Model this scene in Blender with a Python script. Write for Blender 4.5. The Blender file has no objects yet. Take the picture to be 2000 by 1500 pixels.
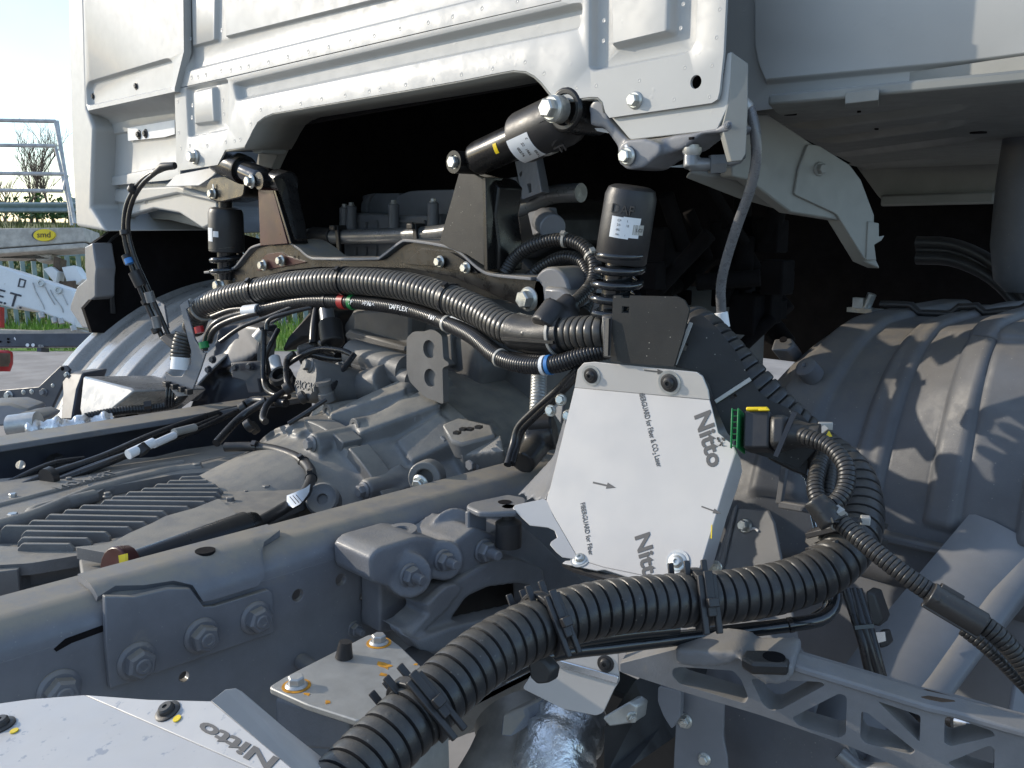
import bpy, bmesh, math, random
from mathutils import Vector as V, Matrix
from mathutils.geometry import delaunay_2d_cdt
random.seed(7)
R = math.radians
C = bpy.context.scene.collection
SC = bpy.context.scene
# ---------------------------------------------------------------- camera, sky, sun, exposure
F, PITCH, CAMP = 1750.0, math.atan(320/1750), V((0, 0, 1.4))
cam = bpy.data.cameras.new('camera'); camo = bpy.data.objects.new('camera', cam); C.objects.link(camo)
cam.lens = 36*F/2000; cam.sensor_width = 36; cam.clip_end = 2000; cam.clip_start = .02
camo.location = CAMP; camo.rotation_euler = (math.pi/2-PITCH, 0, R(45)); SC.camera = camo
SUN_TO = V((-.82, -.455, .355)).normalized()
w = bpy.data.worlds.new('World'); SC.world = w; w.use_nodes = True
nt = w.node_tree; nt.nodes.clear()
wo = nt.nodes.new('ShaderNodeOutputWorld'); bg = nt.nodes.new('ShaderNodeBackground')
sky = nt.nodes.new('ShaderNodeTexSky'); sky.sky_type = 'NISHITA'; sky.sun_disc = False
sky.sun_elevation = math.asin(SUN_TO.z); sky.sun_rotation = math.atan2(SUN_TO.x, SUN_TO.y)
sky.air_density = 1.0; sky.dust_density = .4; sky.ozone_density = 3
bg.inputs['Strength'].default_value = .15
# thin high clouds spread over the whole sky
tc = nt.nodes.new('ShaderNodeTexCoord'); mp = nt.nodes.new('ShaderNodeMapping'); mp.inputs['Scale'].default_value = (1.6, 1.6, 5)
cn = nt.nodes.new('ShaderNodeTexNoise'); cn.inputs['Scale'].default_value = 1.7; cn.inputs['Detail'].default_value = 7; cn.inputs['Distortion'].default_value = .6
cr_ = nt.nodes.new('ShaderNodeValToRGB'); cr_.color_ramp.elements[0].position = .42; cr_.color_ramp.elements[1].position = .72
cr_.color_ramp.elements[0].color = (0, 0, 0, 1); cr_.color_ramp.elements[1].color = (.7, .7, .7, 1)
mx = nt.nodes.new('ShaderNodeMix'); mx.data_type = 'RGBA'; mx.inputs['B'].default_value = (3.6, 4.0, 4.5, 1)
L_ = nt.links.new
L_(tc.outputs['Generated'], mp.inputs['Vector']); L_(mp.outputs[0], cn.inputs['Vector']); L_(cn.outputs[0], cr_.inputs[0])
L_(cr_.outputs[0], mx.inputs['Factor']); L_(sky.outputs[0], mx.inputs['A']); L_(mx.outputs['Result'], bg.inputs['Color']); L_(bg.outputs[0], wo.inputs[0])
sd = bpy.data.lights.new('sun', 'SUN'); sd.energy = 2.0; sd.angle = R(.5); sd.color = (1, .895, .74)
so = bpy.data.objects.new('sun', sd); C.objects.link(so); so.rotation_euler = (-SUN_TO).to_track_quat('-Z', 'Y').to_euler(); so.location = (-6, -4, 6)
vs = SC.view_settings; vs.view_transform = 'Standard'; vs.look = 'None'; vs.exposure = .92; vs.gamma = 1; vs.use_curve_mapping = False
SC.render.engine = 'CYCLES'
# ---------------------------------------------------------------- picking points: a pixel of the photograph met with a plane of the truck
_f, _r, _u = [camo.rotation_euler.to_matrix() @ V(a) for a in ((0, 0, -1), (1, 0, 0), (0, 1, 0))]
def ray(px, py): return _f + _r*((px-1000)/F) + _u*((750-py)/F)
def D(px, py, d): return CAMP + ray(px, py)*d
class Pl:
    def __init__(s, n, p): s.n = V(n).normalized(); s.p = V(p); s.n = s.n if s.n.dot(CAMP-s.p) > 0 else -s.n
    def __call__(s, px, py):
        r = ray(px, py); return CAMP + r*((s.p-CAMP).dot(s.n)/r.dot(s.n))
    def off(s, t): return Pl(s.n, s.p+s.n*t)
    def L(s, pts): return [s(*q) for q in pts]
def PX(x): return Pl((1, 0, 0), (x, 0, 0))
def PY(y): return Pl((0, -1, 0), (0, y, 0))
def PZ(z): return Pl((0, 0, 1), (0, 0, z))
def PN(n, px, py, d): return Pl(n, D(px, py, d))
def dep(p): return (p-CAMP).dot(_f)
# ---------------------------------------------------------------- materials
MATS = {}
def mat(name, col, rough=.5, metal=0, var=.12, vs_=14, bump=0, bs=300, dust=0, dcol=(.30, .265, .205), speck=0, scol=(.45, .42, .36), coat=0, stain=None, drops=0, spec=.5):
    m = bpy.data.materials.new(name); m.use_nodes = True; MATS[name] = m
    n = m.node_tree.nodes; l = m.node_tree.links.new; b = n['Principled BSDF']
    g = n.new('ShaderNodeNewGeometry'); pos = g.outputs['Position']
    def noise(sc, det=4, rgh=.6):
        t = n.new('ShaderNodeTexNoise'); t.inputs['Scale'].default_value = sc; t.inputs['Detail'].default_value = det; t.inputs['Roughness'].default_value = rgh; l(pos, t.inputs['Vector']); return t.outputs[0]
    def mr(x, a, c, d=0, e=1):
        t = n.new('ShaderNodeMapRange'); t.interpolation_type = 'SMOOTHSTEP'; l(x, t.inputs[0])
        for i, v in enumerate((a, c, d, e)): t.inputs[i+1].default_value = v
        return t.outputs[0]
    def mul(a, c):
        t = n.new('ShaderNodeMath'); t.operation = 'MULTIPLY'; l(a, t.inputs[0])
        if isinstance(c, (int, float)): t.inputs[1].default_value = c
        else: l(c, t.inputs[1])
        return t.outputs[0]
    def mix(f, a, c):
        t = n.new('ShaderNodeMix'); t.data_type = 'RGBA'
        if isinstance(f, (int, float)): t.inputs['Factor'].default_value = f
        else: l(f, t.inputs['Factor'])
        for k, v in (('A', a), ('B', c)):
            if isinstance(v, tuple): t.inputs[k].default_value = (*v[:3], 1)
            else: l(v, t.inputs[k])
        return t.outputs['Result']
    big = noise(vs_, 5)
    lo = tuple(c*(1-var) for c in col); hi = tuple(min(1, c*(1+var)) for c in col)
    colr = mix(mr(big, .3, .7), lo, hi)
    rg = mr(noise(vs_*3, 3), .25, .75, max(.02, rough-.08), min(1, rough+.08))
    if stain:
        for (sc, lo_, hi_, c2) in stain: colr = mix(mr(noise(sc, 5, .65), lo_, hi_), colr, c2)
    if dust:
        sx = n.new('ShaderNodeSeparateXYZ'); l(g.outputs['Normal'], sx.inputs[0])
        up = mr(sx.outputs[2], .35, .95); pat = mr(noise(26, 6, .7), .32, .62, .45, 1)
        df = mul(mul(up, pat), dust); colr = mix(df, colr, dcol)
        t = n.new('ShaderNodeMix'); l(df, t.inputs[0]); l(rg, t.inputs[2]); t.inputs[3].default_value = .9; rg = t.outputs[0]
    if speck:
        t = n.new('ShaderNodeTexVoronoi'); t.inputs['Scale'].default_value = 170; l(pos, t.inputs['Vector'])
        s = mr(t.outputs['Distance'], .16, .07); s = mul(s, mr(noise(60, 3), .5, .62)); colr = mix(mul(s, speck), colr, scol)
    l(colr, b.inputs['Base Color']); l(rg, b.inputs['Roughness']); b.inputs['Metallic'].default_value = metal
    b.inputs['Coat Weight'].default_value = coat; b.inputs['Coat Roughness'].default_value = .15; b.inputs['Specular IOR Level'].default_value = spec
    h = None
    if bump: h = mul(noise(bs, 3), bump)
    if drops:
        t = n.new('ShaderNodeTexVoronoi'); t.inputs['Scale'].default_value = 95; t.inputs['Randomness'].default_value = 1; l(pos, t.inputs['Vector'])
        dd = mul(mul(mr(t.outputs['Distance'], .3, .1), mr(noise(35, 3), .5, .6)), drops)
        if h: 
            t = n.new('ShaderNodeMath'); l(h, t.inputs[0]); l(dd, t.inputs[1]); h = t.outputs[0]
        else: h = dd
    if h:
        bm = n.new('ShaderNodeBump'); bm.inputs['Distance'].default_value = .002; bm.inputs['Strength'].default_value = .6; l(h, bm.inputs['Height']); l(bm.outputs[0], b.inputs['Normal'])
    return m
cab_white = mat('cab white', (.41, .412, .40), .5, var=.02, bump=.012, bs=25, coat=.12, drops=.08, stain=[(9, .6, .8, (.39, .395, .39))])
cab_grey = mat('cab primer grey', (.23, .232, .215), .5, var=.06, bump=.05, bs=90)
frame_grey = mat('chassis grey paint', (.148, .154, .170), .42, var=.13, bump=.12, bs=600, dust=.85, dcol=(.29, .25, .185), speck=.3, coat=.1, stain=[(16, .60, .78, (.20, .19, .175)), (60, .68, .78, (.11, .11, .115))])
cast_grey = mat('cast grey paint', (.145, .150, .164), .48, var=.14, bump=.42, bs=420, dust=.5, coat=.08)
engine_grey = mat('engine grey', (.125, .123, .122), .52, var=.14, bump=.22, bs=380, dust=.35, speck=.15)
gear_grey = mat('gearbox grey', (.145, .144, .143), .38, var=.14, bump=.3, bs=420, dust=.7, dcol=(.33, .295, .235), speck=.3)
bolt_grey = mat('painted bolt grey', (.20, .20, .205), .4, var=.1, bump=.1, dust=.3)
alu_cast = mat('grey cast alloy', (.19, .194, .204), .45, var=.15, bump=.25, bs=450, dust=.45, stain=[(22, .62, .78, (.25, .24, .22))])
black_paint = mat('black paint', (.009, .0085, .0085), .3, var=.2, bump=.06, bs=500, dust=.02, speck=.06, coat=.05, spec=.35)
black_dusty = mat('dusty black plate', (.020, .019, .0175), .5, var=.25, bump=.12, bs=500, dust=.15, speck=.6, spec=.35)
black_rub = mat('black hose plastic', (.021, .0205, .021), .36, var=.25, bump=.16, bs=600, dust=.22, speck=.2, drops=.25)
black_thin = mat('black sheathing', (.018, .018, .02), .3, var=.2, bump=.05, dust=.06)
black_matt = mat('black plastic', (.022, .021, .022), .45, var=.2, bump=.1, bs=400, dust=.1)
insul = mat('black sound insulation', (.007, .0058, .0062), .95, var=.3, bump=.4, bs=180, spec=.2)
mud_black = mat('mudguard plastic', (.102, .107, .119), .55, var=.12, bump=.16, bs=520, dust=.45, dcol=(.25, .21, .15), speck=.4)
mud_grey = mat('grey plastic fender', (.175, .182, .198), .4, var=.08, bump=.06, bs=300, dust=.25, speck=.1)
mud_left = mat('glare paled mudguard plastic', (.26, .255, .245), .27, var=.1, bump=.05, bs=400, dust=.08, dcol=(.42, .38, .30), coat=.35)  # base colour raised to stand in for sun glare on black plastic
zinc = mat('zinc plated steel', (.56, .56, .52), .36, .75, var=.15, vs_=60, bump=.12, bs=300)
steel = mat('bare steel', (.48, .48, .46), .42, .6, var=.14, vs_=40, bump=.1)
galv = mat('rust spotted plate', (.40, .395, .37), .48, .45, var=.1, vs_=30, bump=.08, bs=200, stain=[(70, .70, .76, (.16, .12, .09)), (14, .70, .80, (.45, .24, .06))])
rust = mat('orange rust', (.55, .25, .02), .8, var=.35, vs_=120)
film = mat('white protective film', (.51, .485, .455), .36, var=.04, vs_=9, bump=.10, bs=22, stain=[(5, .55, .8, (.45, .435, .41)), (55, .70, .80, (.46, .46, .46)), (160, .74, .80, (.36, .35, .34))])
film_top = mat('bead marked film', (.47, .455, .435), .38, var=.03, vs_=20, bump=.04, bs=30, stain=[(75, .60, .66, (.30, .31, .33)), (30, .66, .74, (.34, .355, .37))])
bare_al = mat('shiny aluminium', (.62, .65, .68), .2, .9, var=.08, vs_=18, bump=.05, bs=60)
ink = mat('grey print ink', (.085, .082, .08), .6, var=.1)
label_white = mat('label white', (.78, .79, .80), .45, var=.03)
yellow = mat('yellow plastic', (.78, .56, .01), .4, var=.06)
green = mat('green plastic', (.01, .20, .05), .4, var=.1)
red = mat('red plastic', (.40, .02, .02), .4, var=.2)
darkred = mat('dark red oxide sheen', (.050, .014, .014), .35, var=.3, speck=.2, spec=.3)
blue = mat('blue tape', (.05, .22, .55), .4)
tie_grey = mat('pale cable tie', (.38, .37, .34), .45, var=.15)
foil = mat('crumpled foil', (.74, .74, .72), .34, .9, var=.15, vs_=60, bump=2.2, bs=90)
tube_black = mat('glossy black tube', (.014, .015, .017), .14, var=.1, coat=.4)
hyd = mat('grey hose', (.17, .17, .175), .3, .2, var=.12, vs_=40, bump=.05, bs=500)
pipe_grey = mat('grey coated pipe', (.21, .215, .22), .33, .35, var=.1, vs_=30)
concrete = mat('concrete yard', (.33, .29, .25), .9, var=.2, vs_=2.2, bump=.3, bs=30, stain=[(.7, .55, .75, (.22, .19, .16))])
gravel_m = mat('gravel ground', (.2, .18, .155), .95, var=.35, vs_=50, bump=2, bs=70)
grass_m = mat('verge grass', (.16, .26, .035), .8, var=.4, vs_=3, bump=1, bs=30)  # own green of the verge, varied by noise
bank_m = mat('rough bank grass', (.16, .165, .05), .9, var=.45, vs_=.9, bump=1.5, bs=8, stain=[(.25, .5, .7, (.21, .18, .07))])
leaf_m = mat('green leaves', (.06, .12, .022), .6, var=.5, vs_=2)
twig_m = mat('bare twigs', (.16, .115, .085), .9, var=.3)
fence_m = mat('galvanised fence grey', (.23, .28, .28), .6, .2, var=.15, vs_=5)
lift_white = mat('machine white', (.70, .71, .70), .4, var=.05, vs_=6, stain=[(14, .62, .8, (.5, .48, .44))])
lift_dirty = mat('dirty beige steel', (.42, .38, .325), .7, var=.2, vs_=18, bump=.3, bs=60)
lift_tube = mat('weathered tube', (.45, .44, .42), .5, .4, var=.2, vs_=18)
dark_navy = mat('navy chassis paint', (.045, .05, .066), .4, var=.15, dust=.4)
pipe_brown = mat('heat tinted steel', (.24, .22, .19), .5, .5, var=.25, vs_=20)
brown = mat('brown weathered metal', (.10, .065, .04), .7, var=.3)
print_black = mat('black print', (.03, .03, .04), .5, var=.1)
# ---------------------------------------------------------------- mesh building
def tessellate_polygon(loops):
    """triangles of a flat outline with holes, as indices into the joined loops"""
    P = [p for l in loops for p in l]; o = P[0]; n = V((0, 0, 0))
    for a, b in zip(loops[0], loops[0][1:]+loops[0][:1]): n += (a-o).cross(b-o)
    n.normalize(); x = max((p-o for p in P), key=lambda q: q.length); x = (x-n*x.dot(n)).normalized(); y = n.cross(x); ed = []; k = 0
    for l in loops: ed += [(k+i, k+(i+1) % len(l)) for i in range(len(l))]; k += len(l)
    co = [((p-o).dot(x)*100, (p-o).dot(y)*100) for p in P]
    r = delaunay_2d_cdt([V((c[0], c[1])) for c in co], ed, [], 0, 1e-6)
    near = [(q[0] if q else min(range(len(co)), key=lambda j: (co[j][0]-v.x)**2+(co[j][1]-v.y)**2)) for v, q in zip(r[0], r[3])]
    def inside(cx, cy):
        c = False
        for i, j in ed:
            (xa, ya), (xb, yb) = co[i], co[j]
            if (ya > cy) != (yb > cy) and cx < (xb-xa)*(cy-ya)/(yb-ya)+xa: c = not c
        return c
    q = r[0]
    return [tuple(near[i] for i in f) for f in r[2] if len({near[i] for i in f}) == len(f) and inside(sum(q[i].x for i in f)/3, sum(q[i].y for i in f)/3)]
WM = {}
class MB:
    def __init__(s): s.v = []; s.f = []
    def add(s, vs, fs):
        o = len(s.v); s.v += [V(p) for p in vs]; s.f += [tuple(i+o for i in f) for f in fs]; return s
    def prism(s, loop, off, holes=()):
        """a closed outline (with holes) given thickness along off"""
        off = V(off); loops = [list(loop)]+[list(h) for h in holes]; allp = [p for lp in loops for p in lp]; n = len(allp)
        if holes: tr = [tuple(t) for t in tessellate_polygon(loops)]
        else: tr = [tuple(range(n))]
        fs = tr+[tuple(i+n for i in reversed(t)) for t in tr]; k = 0
        for lp in loops:
            m = len(lp)
            for i in range(m): a, b = k+i, k+(i+1) % m; fs.append((a, b, b+n, a+n))
            k += m
        return s.add(allp+[p+off for p in allp], fs)
    def loft(s, rings, caps=True, closed=True):
        m = len(rings[0]); fs = []; vs = [p for r in rings for p in r]
        for j in range(len(rings)-1):
            for i in range(m if closed else m-1):
                a, b = j*m+i, j*m+(i+1) % m; fs.append((a, b, b+m, a+m))
        if caps and closed: fs += [tuple(range(m))[::-1], tuple(range((len(rings)-1)*m, len(rings)*m))]
        return s.add(vs, fs)
    def tube(s, path, r, seg=12, caps=True, up=None):
        n = len(path); rings = []; t0 = (path[1]-path[0]).normalized()
        a = up or (V((0, 0, 1)) if abs(t0.z) < .9 else V((1, 0, 0))); nx = t0.cross(a).normalized()
        for i, p in enumerate(path):
            t = (path[min(i+1, n-1)]-path[max(i-1, 0)])
            t = t.normalized() if t.length > 1e-9 else t0
            nx = (nx-t*nx.dot(t)).normalized(); ny = t.cross(nx); rr = r[i] if isinstance(r, (list, tuple)) else r
            rings.append([p+(nx*math.cos(2*math.pi*k/seg)+ny*math.sin(2*math.pi*k/seg))*rr for k in range(seg)])
        return s.loft(rings, caps)
    def lathe(s, p, ax, prof, seg=24, roll=0):
        ax = V(ax).normalized(); a = V((0, 0, 1)) if abs(ax.z) < .9 else V((1, 0, 0)); x = ax.cross(a).normalized(); y = ax.cross(x); p = V(p)
        return s.loft([[p+ax*t+(x*math.cos(roll+2*math.pi*k/seg)+y*math.sin(roll+2*math.pi*k/seg))*max(r, 1e-5) for k in range(seg)] for t, r in prof])
    def cyl(s, p, q, r, seg=18, r2=None):
        p = V(p); q = V(q); return s.lathe(p, q-p, [(0, r), ((q-p).length, r2 or r)], seg)
    def box(s, c, ax, ay, az):
        c, ax, ay, az = V(c), V(ax), V(ay), V(az)
        return s.add([c+ax*i+ay*j+az*k for k in (-.5, .5) for j in (-.5, .5) for i in (-.5, .5)], [(0, 2, 3, 1), (4, 5, 7, 6), (0, 1, 5, 4), (2, 6, 7, 3), (0, 4, 6, 2), (1, 3, 7, 5)])
    def bar(s, a, b, wdt, thk, up=(0, 0, 1)):
        a, b = V(a), V(b); t = (b-a).normalized(); x = t.cross(V(up)).normalized(); y = x.cross(t)
        return s.box((a+b)/2, x*wdt, y*thk, b-a)
    def mesh(s, name, m, smooth=40, bevel=0, remesh=0):
        me = bpy.data.meshes.new(name); me.from_pydata([tuple(p) for p in s.v], [], s.f)
        bm = bmesh.new(); bm.from_mesh(me); bmesh.ops.recalc_face_normals(bm, faces=bm.faces); bm.to_mesh(me); bm.free()
        for p in me.polygons: p.use_smooth = True
        if not remesh: me.set_sharp_from_angle(angle=R(smooth))
        me.materials.append(m); return me
    def build(s, name, m, parent=None, smooth=40, bevel=0, remesh=0, it=6, seg=2, **kw):
        o = bpy.data.objects.new(name, s.mesh(name, m, smooth, bevel, remesh))
        if bevel:
            b = o.modifiers.new('bevel', 'BEVEL'); b.width = bevel; b.segments = seg; b.limit_method = 'ANGLE'; b.angle_limit = R(35); b.use_clamp_overlap = True
        if remesh:
            b = o.modifiers.new('remesh', 'REMESH'); b.mode = 'VOXEL'; b.voxel_size = remesh; b.use_smooth_shade = True
            b = o.modifiers.new('smooth', 'SMOOTH'); b.factor = .5; b.iterations = it
        return link(o, parent, **kw)
def link(o, parent=None, M=None, label=None, cat=None, group=None, kind=None):
    C.objects.link(o); M = M or Matrix.Identity(4)
    if parent is not None: o.parent = parent; o.matrix_parent_inverse = WM[parent.name].inverted()
    o.matrix_basis = M; WM[o.name] = M
    tag(o, label, cat, group, kind); return o
def tag(o, label=None, cat=None, group=None, kind=None):
    for k, v in (('label', label), ('category', cat), ('group', group), ('kind', kind)):
        if v: o[k] = v
    return o
def thing(name, loc, label, cat, group=None):
    o = bpy.data.objects.new(name, None); o.empty_display_size = .05
    return link(o, None, Matrix.Translation(V(loc)), label, cat, group)
def crom(pts, step=.01):
    """Catmull-Rom curve through pts, resampled every step metres"""
    P = [pts[0]*2-pts[1]]+list(pts)+[pts[-1]*2-pts[-2]]; q = []
    for i in range(1, len(P)-2):
        a, b, c, d = P[i-1:i+3]
        for k in range(24):
            t = k/24; q.append(.5*((2*b)+(c-a)*t+(2*a-5*b+4*c-d)*t*t+(3*b-a-3*c+d)*t**3))
    q.append(P[-2]); out = [q[0]]; acc = 0
    for a, b in zip(q, q[1:]):
        l = (b-a).length
        while l > 0 and acc+l >= step:
            a = a+(b-a)*((step-acc)/l); out.append(a); l = (b-a).length; acc = 0
        acc += l
    return out
def DP(pts): return [D(*p) for p in pts]
def at(path, s):
    """point and direction at fraction s of a resampled path"""
    i = min(max(int(s*(len(path)-1)), 1), len(path)-2); return path[i], (path[i+1]-path[i-1]).normalized()
def loom(name, pts, r, pitch, m, parent=None, seg=20, gro=.86, **kw):
    """corrugated sleeve: real rings along the curve"""
    sub = 9; path = crom(pts, pitch/sub); prof = [gro, .99, 1.008, 1.014, 1.015, 1.015, 1.014, 1.008, .99]
    mb = MB().tube(path, [r*prof[i % sub] for i in range(len(path))], seg)
    o = mb.build(name, m, parent, smooth=48, **kw); return o, path
def cable(name, pts, r, m, parent=None, seg=10, step=.008, **kw):
    path = crom(pts, step); return MB().tube(path, r, seg).build(name, m, parent, smooth=80, **kw), path
def circ(pl, px, py, r, n=20, k=1):
    """circle of pixel radius r seen at a pixel, laid true-round on the plane"""
    c = pl(px, py); rr = r*dep(c)/F*k; a = V((0, 0, 1)) if abs(pl.n.z) < .9 else V((1, 0, 0)); x = pl.n.cross(a).normalized(); y = pl.n.cross(x)
    return [c+(x*math.cos(2*math.pi*i/n)+y*math.sin(2*math.pi*i/n))*rr for i in range(n)]
_B = {}
def _unit(kind):
    if kind in _B: return _B[kind]
    b = MB(); z = (0, 0, 1)
    if kind == 'hex':
        b.lathe((0, 0, 0), z, [(0, 1), (.12, 1), (.3, .82), (.3, .5)], 28); b.lathe((0, 0, .2), z, [(0, .74), (.62, .74), (.75, .62), (.75, .001)], 6)
        b.lathe((0, 0, .3), z, [(0, .5), (.62, .5), (.62, .001)], 14)
    elif kind == 'nut':
        b.lathe((0, 0, 0), z, [(0, 1), (.1, 1), (.24, .84), (.24, .5)], 30); b.lathe((0, 0, .2), z, [(0, .76), (.5, .76), (.64, .62), (.64, .4)], 6)
        pr = [(0, .4)]
        for k in range(7): pr += [(.55+.055*k, .42), (.577+.055*k, .38)]
        b.lathe((0, 0, 0), z, pr+[(.95, .34), (.95, .2), (.9, .17), (.9, .001)], 20)
    elif kind == 'stud':
        b.lathe((0, 0, 0), z, [(0, 1), (.12, 1), (.2, .9), (.2, .5)], 30); b.lathe((0, 0, .15), z, [(0, .82), (.6, .82), (.72, .7), (.72, .4)], 6)
        pr = [(0, .4)]
        for k in range(14): pr += [(.8+.07*k, .44), (.835+.07*k, .39)]
        b.lathe((0, 0, 0), z, pr+[(1.8, .4), (1.85, .34), (1.85, .001)], 20)
    elif kind == 'torx':
        b.lathe((0, 0, 0), z, [(0, 1), (.08, 1), (.12, .93), (.12, .6)], 30); b.lathe((0, 0, .1), z, [(0, .68), (.1, .68), (.22, .6), (.38, .52), (.42, .45), (.42, .24), (.22, .22), (.22, .001)], 24)
    elif kind == 'button':
        b.lathe((0, 0, 0), z, [(0, 1), (.12, 1), (.2, .86), (.2, .66), (.5, .62), (.62, .5), (.62, .2), (.5, .18), (.5, .001)], 24)
    elif kind == 'dimple':
        b.lathe((0, 0, 0), z, [(0, 1), (.05, .92), (.09, .8), (.09, .66), (.02, .5), (.015, .001)], 14)
    _B[kind] = b; return b
_BM = {}
def bolt(p, n, r, m, parent, kind='hex', name='bolt', roll=None, label=None):
    key = (kind, m.name)
    if key not in _BM: _BM[key] = _unit(kind).mesh(kind+'_bolt', m, 35)
    q = V(n).normalized().to_track_quat('Z', 'Y').to_matrix().to_4x4()
    M = Matrix.Translation(p) @ q @ Matrix.Rotation(random.uniform(0, 6) if roll is None else roll, 4, 'Z') @ Matrix.Scale(r, 4)
    return link(bpy.data.objects.new(name, _BM[key]), parent, M, label)
def boltp(pl, px, py, rpx, m, parent, kind='hex', name='bolt', **kw):
    p = pl(px, py); return bolt(p, pl.n, rpx*dep(p)/F, m, parent, kind, name, **kw)
def boltd(px, py, d, n, rpx, m, parent, kind='hex', name='bolt', **kw): return bolt(D(px, py, d), n, rpx*d/F, m, parent, kind, name, **kw)
def text(s, p, xd, yd, size, m, parent, ext=.0004, name='lettering', align='LEFT', fit=None, bold=0, **kw):
    cu = bpy.data.curves.new(name, 'FONT'); cu.body = s; cu.size = size; cu.extrude = ext; cu.align_x = align; cu.resolution_u = 3; cu.offset = bold*size
    to = bpy.data.objects.new('tmp', cu); C.objects.link(to); bpy.context.view_layer.update()
    me = bpy.data.meshes.new_from_object(to.evaluated_get(bpy.context.evaluated_depsgraph_get())); bpy.data.objects.remove(to)
    me.materials.clear(); me.materials.append(m); x = V(xd).normalized(); z = x.cross(V(yd)).normalized(); y = z.cross(x)
    k = fit/max(v.co.x for v in me.vertices) if fit else 1
    M = Matrix.Translation(p) @ Matrix((x, y, z)).transposed().to_4x4() @ Matrix.Diagonal((k, 1, 1, 1)); o = bpy.data.objects.new(name, me); return link(o, parent, M, **kw)
def textp(s, pl, a, b, hpx, m, parent, ext=.0002, lift=.0004, **kw):
    """lettering running from pixel a towards pixel b on a plane, hpx high, reading up from left of its run"""
    P = pl.off(lift); p, q = P(*a), P(*b); x = (q-p).normalized(); y = P.n.cross(x); return text(s, p, x, y, hpx*dep(p)/F, m, parent, ext, fit=(q-p).length, **kw)
def plate(name, m, pl, pts, thk, parent=None, holes=(), bevel=.0012, **kw):
    return MB().prism(pl.L(pts), -pl.n*thk, holes).build(name, m, parent, bevel=bevel, **kw)
def tie(path, s, r, m, parent, wd=.004, name='cable_tie', head=None):
    p, t = at(path, s); b = MB().lathe(p-t*wd/2, t, [(0, r*.96), (0, r*1.07), (wd, r*1.07), (wd, r*.96)], 24)
    h = V(head or (.5, -.5, .7)); h = (h-t*h.dot(t)).normalized(); b.box(p+h*r*1.12, t*wd*1.7, t.cross(h)*wd*1.6, h*wd*1.5); return b.build(name, m, parent)
def rnd(pts, r, n=4):
    """round the corners of a pixel outline"""
    out = []; k = len(pts)
    for i in range(k):
        a, b, c = [V((*pts[j % k][:2], 0)) for j in (i-1, i, i+1)]
        rr = min(r, (a-b).length*.45, (c-b).length*.45); u = b+(a-b).normalized()*rr; w_ = b+(c-b).normalized()*rr
        for j in range(n+1):
            t = j/n; q = u*(1-t)**2+b*2*t*(1-t)+w_*t*t; out.append((q.x, q.y))
    return out
# ---------------------------------------------------------------- the cab
cab = thing('truck_cab', (-1.2, .9, 1.6), 'white truck cab back wall with pressed panels above the engine and chassis', 'truck cab')
YW = PY(.87)
def emboss(mb, pl, outer, inner, h):
    """a pressed step: outline outer on the plane, outline inner h metres towards the viewer, closed by a face"""
    a, b = pl.L(outer), pl.off(h).L(inner); n = len(a)
    mb.add(a+b, [(i, (i+1) % n, (i+1) % n+n, i+n) for i in range(n)]+[tuple(range(n, 2*n))])
def shrink(pts, k, dx=0, dy=0):
    cx = sum(p[0] for p in pts)/len(pts); cy = sum(p[1] for p in pts)/len(pts)
    out = []
    for x, y in pts:
        l = math.hypot(x-cx, y-cy); out.append((x, y))
    n = len(pts); res = []
    area = sum(pts[i][0]*pts[(i+1) % n][1]-pts[(i+1) % n][0]*pts[i][1] for i in range(n)); sg = 1 if area > 0 else -1
    for i in range(n):
        a, b, c = pts[i-1], pts[i], pts[(i+1) % n]
        t = V((c[0]-a[0], c[1]-a[1], 0)).normalized(); res.append((b[0]-t.y*sg*k+dx, b[1]+t.x*sg*k+dy))
    return res
def pressed(name, pl, outer, thk, presses, m=cab_white, parent=cab, bevel=.0012, holes=()):
    """sheet with real recesses and raised pads; presses = (outline, pixel slope, height, [nested presses])"""
    mb = MB(); hl = [pl.L(p[0]) for p in presses]+[h for h in holes]
    P = pl.L(outer); n = len(P)
    loops = [P]+hl; allp = [q for lp in loops for q in lp]
    mb.add(allp, [tuple(t) for t in tessellate_polygon(loops)])
    mb.add(P+[q-pl.n*thk for q in P], [(i, (i+1) % n, (i+1) % n+n, i+n) for i in range(n)])
    for h in holes: k = len(h); mb.add(h+[q-pl.n*thk for q in h], [(i, (i+1) % k, (i+1) % k+k, i+k) for i in range(k)])
    def rec(pl, ps):
        for o_, sl, h, sub in ps:
            a = pl.L(o_); p2 = pl.off(h); inn = shrink(o_, sl); steps = []
            for t, e in ((0, 0), (.16, .06), (.38, .3), (.62, .7), (.84, .94), (1, 1)): steps.append([x.lerp(pl(*y), t)+pl.n*h*e for x, y in zip(a, inn)])
            mb.loft(steps, caps=False); b = steps[-1]; sub_l = [p2.L(q[0]) for q in sub]; lp = [b]+sub_l; fl = [q for l in lp for q in l]
            mb.add(fl, [tuple(t) for t in tessellate_polygon(lp)]); rec(p2, sub)
    rec(pl, presses)
    me = mb.mesh(name, m, 30); bm = bmesh.new(); bm.from_mesh(me); bmesh.ops.remove_doubles(bm, verts=bm.verts, dist=1e-5); bmesh.ops.recalc_face_normals(bm, faces=bm.faces); bm.to_mesh(me); bm.free(); me.set_sharp_from_angle(angle=R(35))
    return link(bpy.data.objects.new(name, me), parent)
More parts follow.
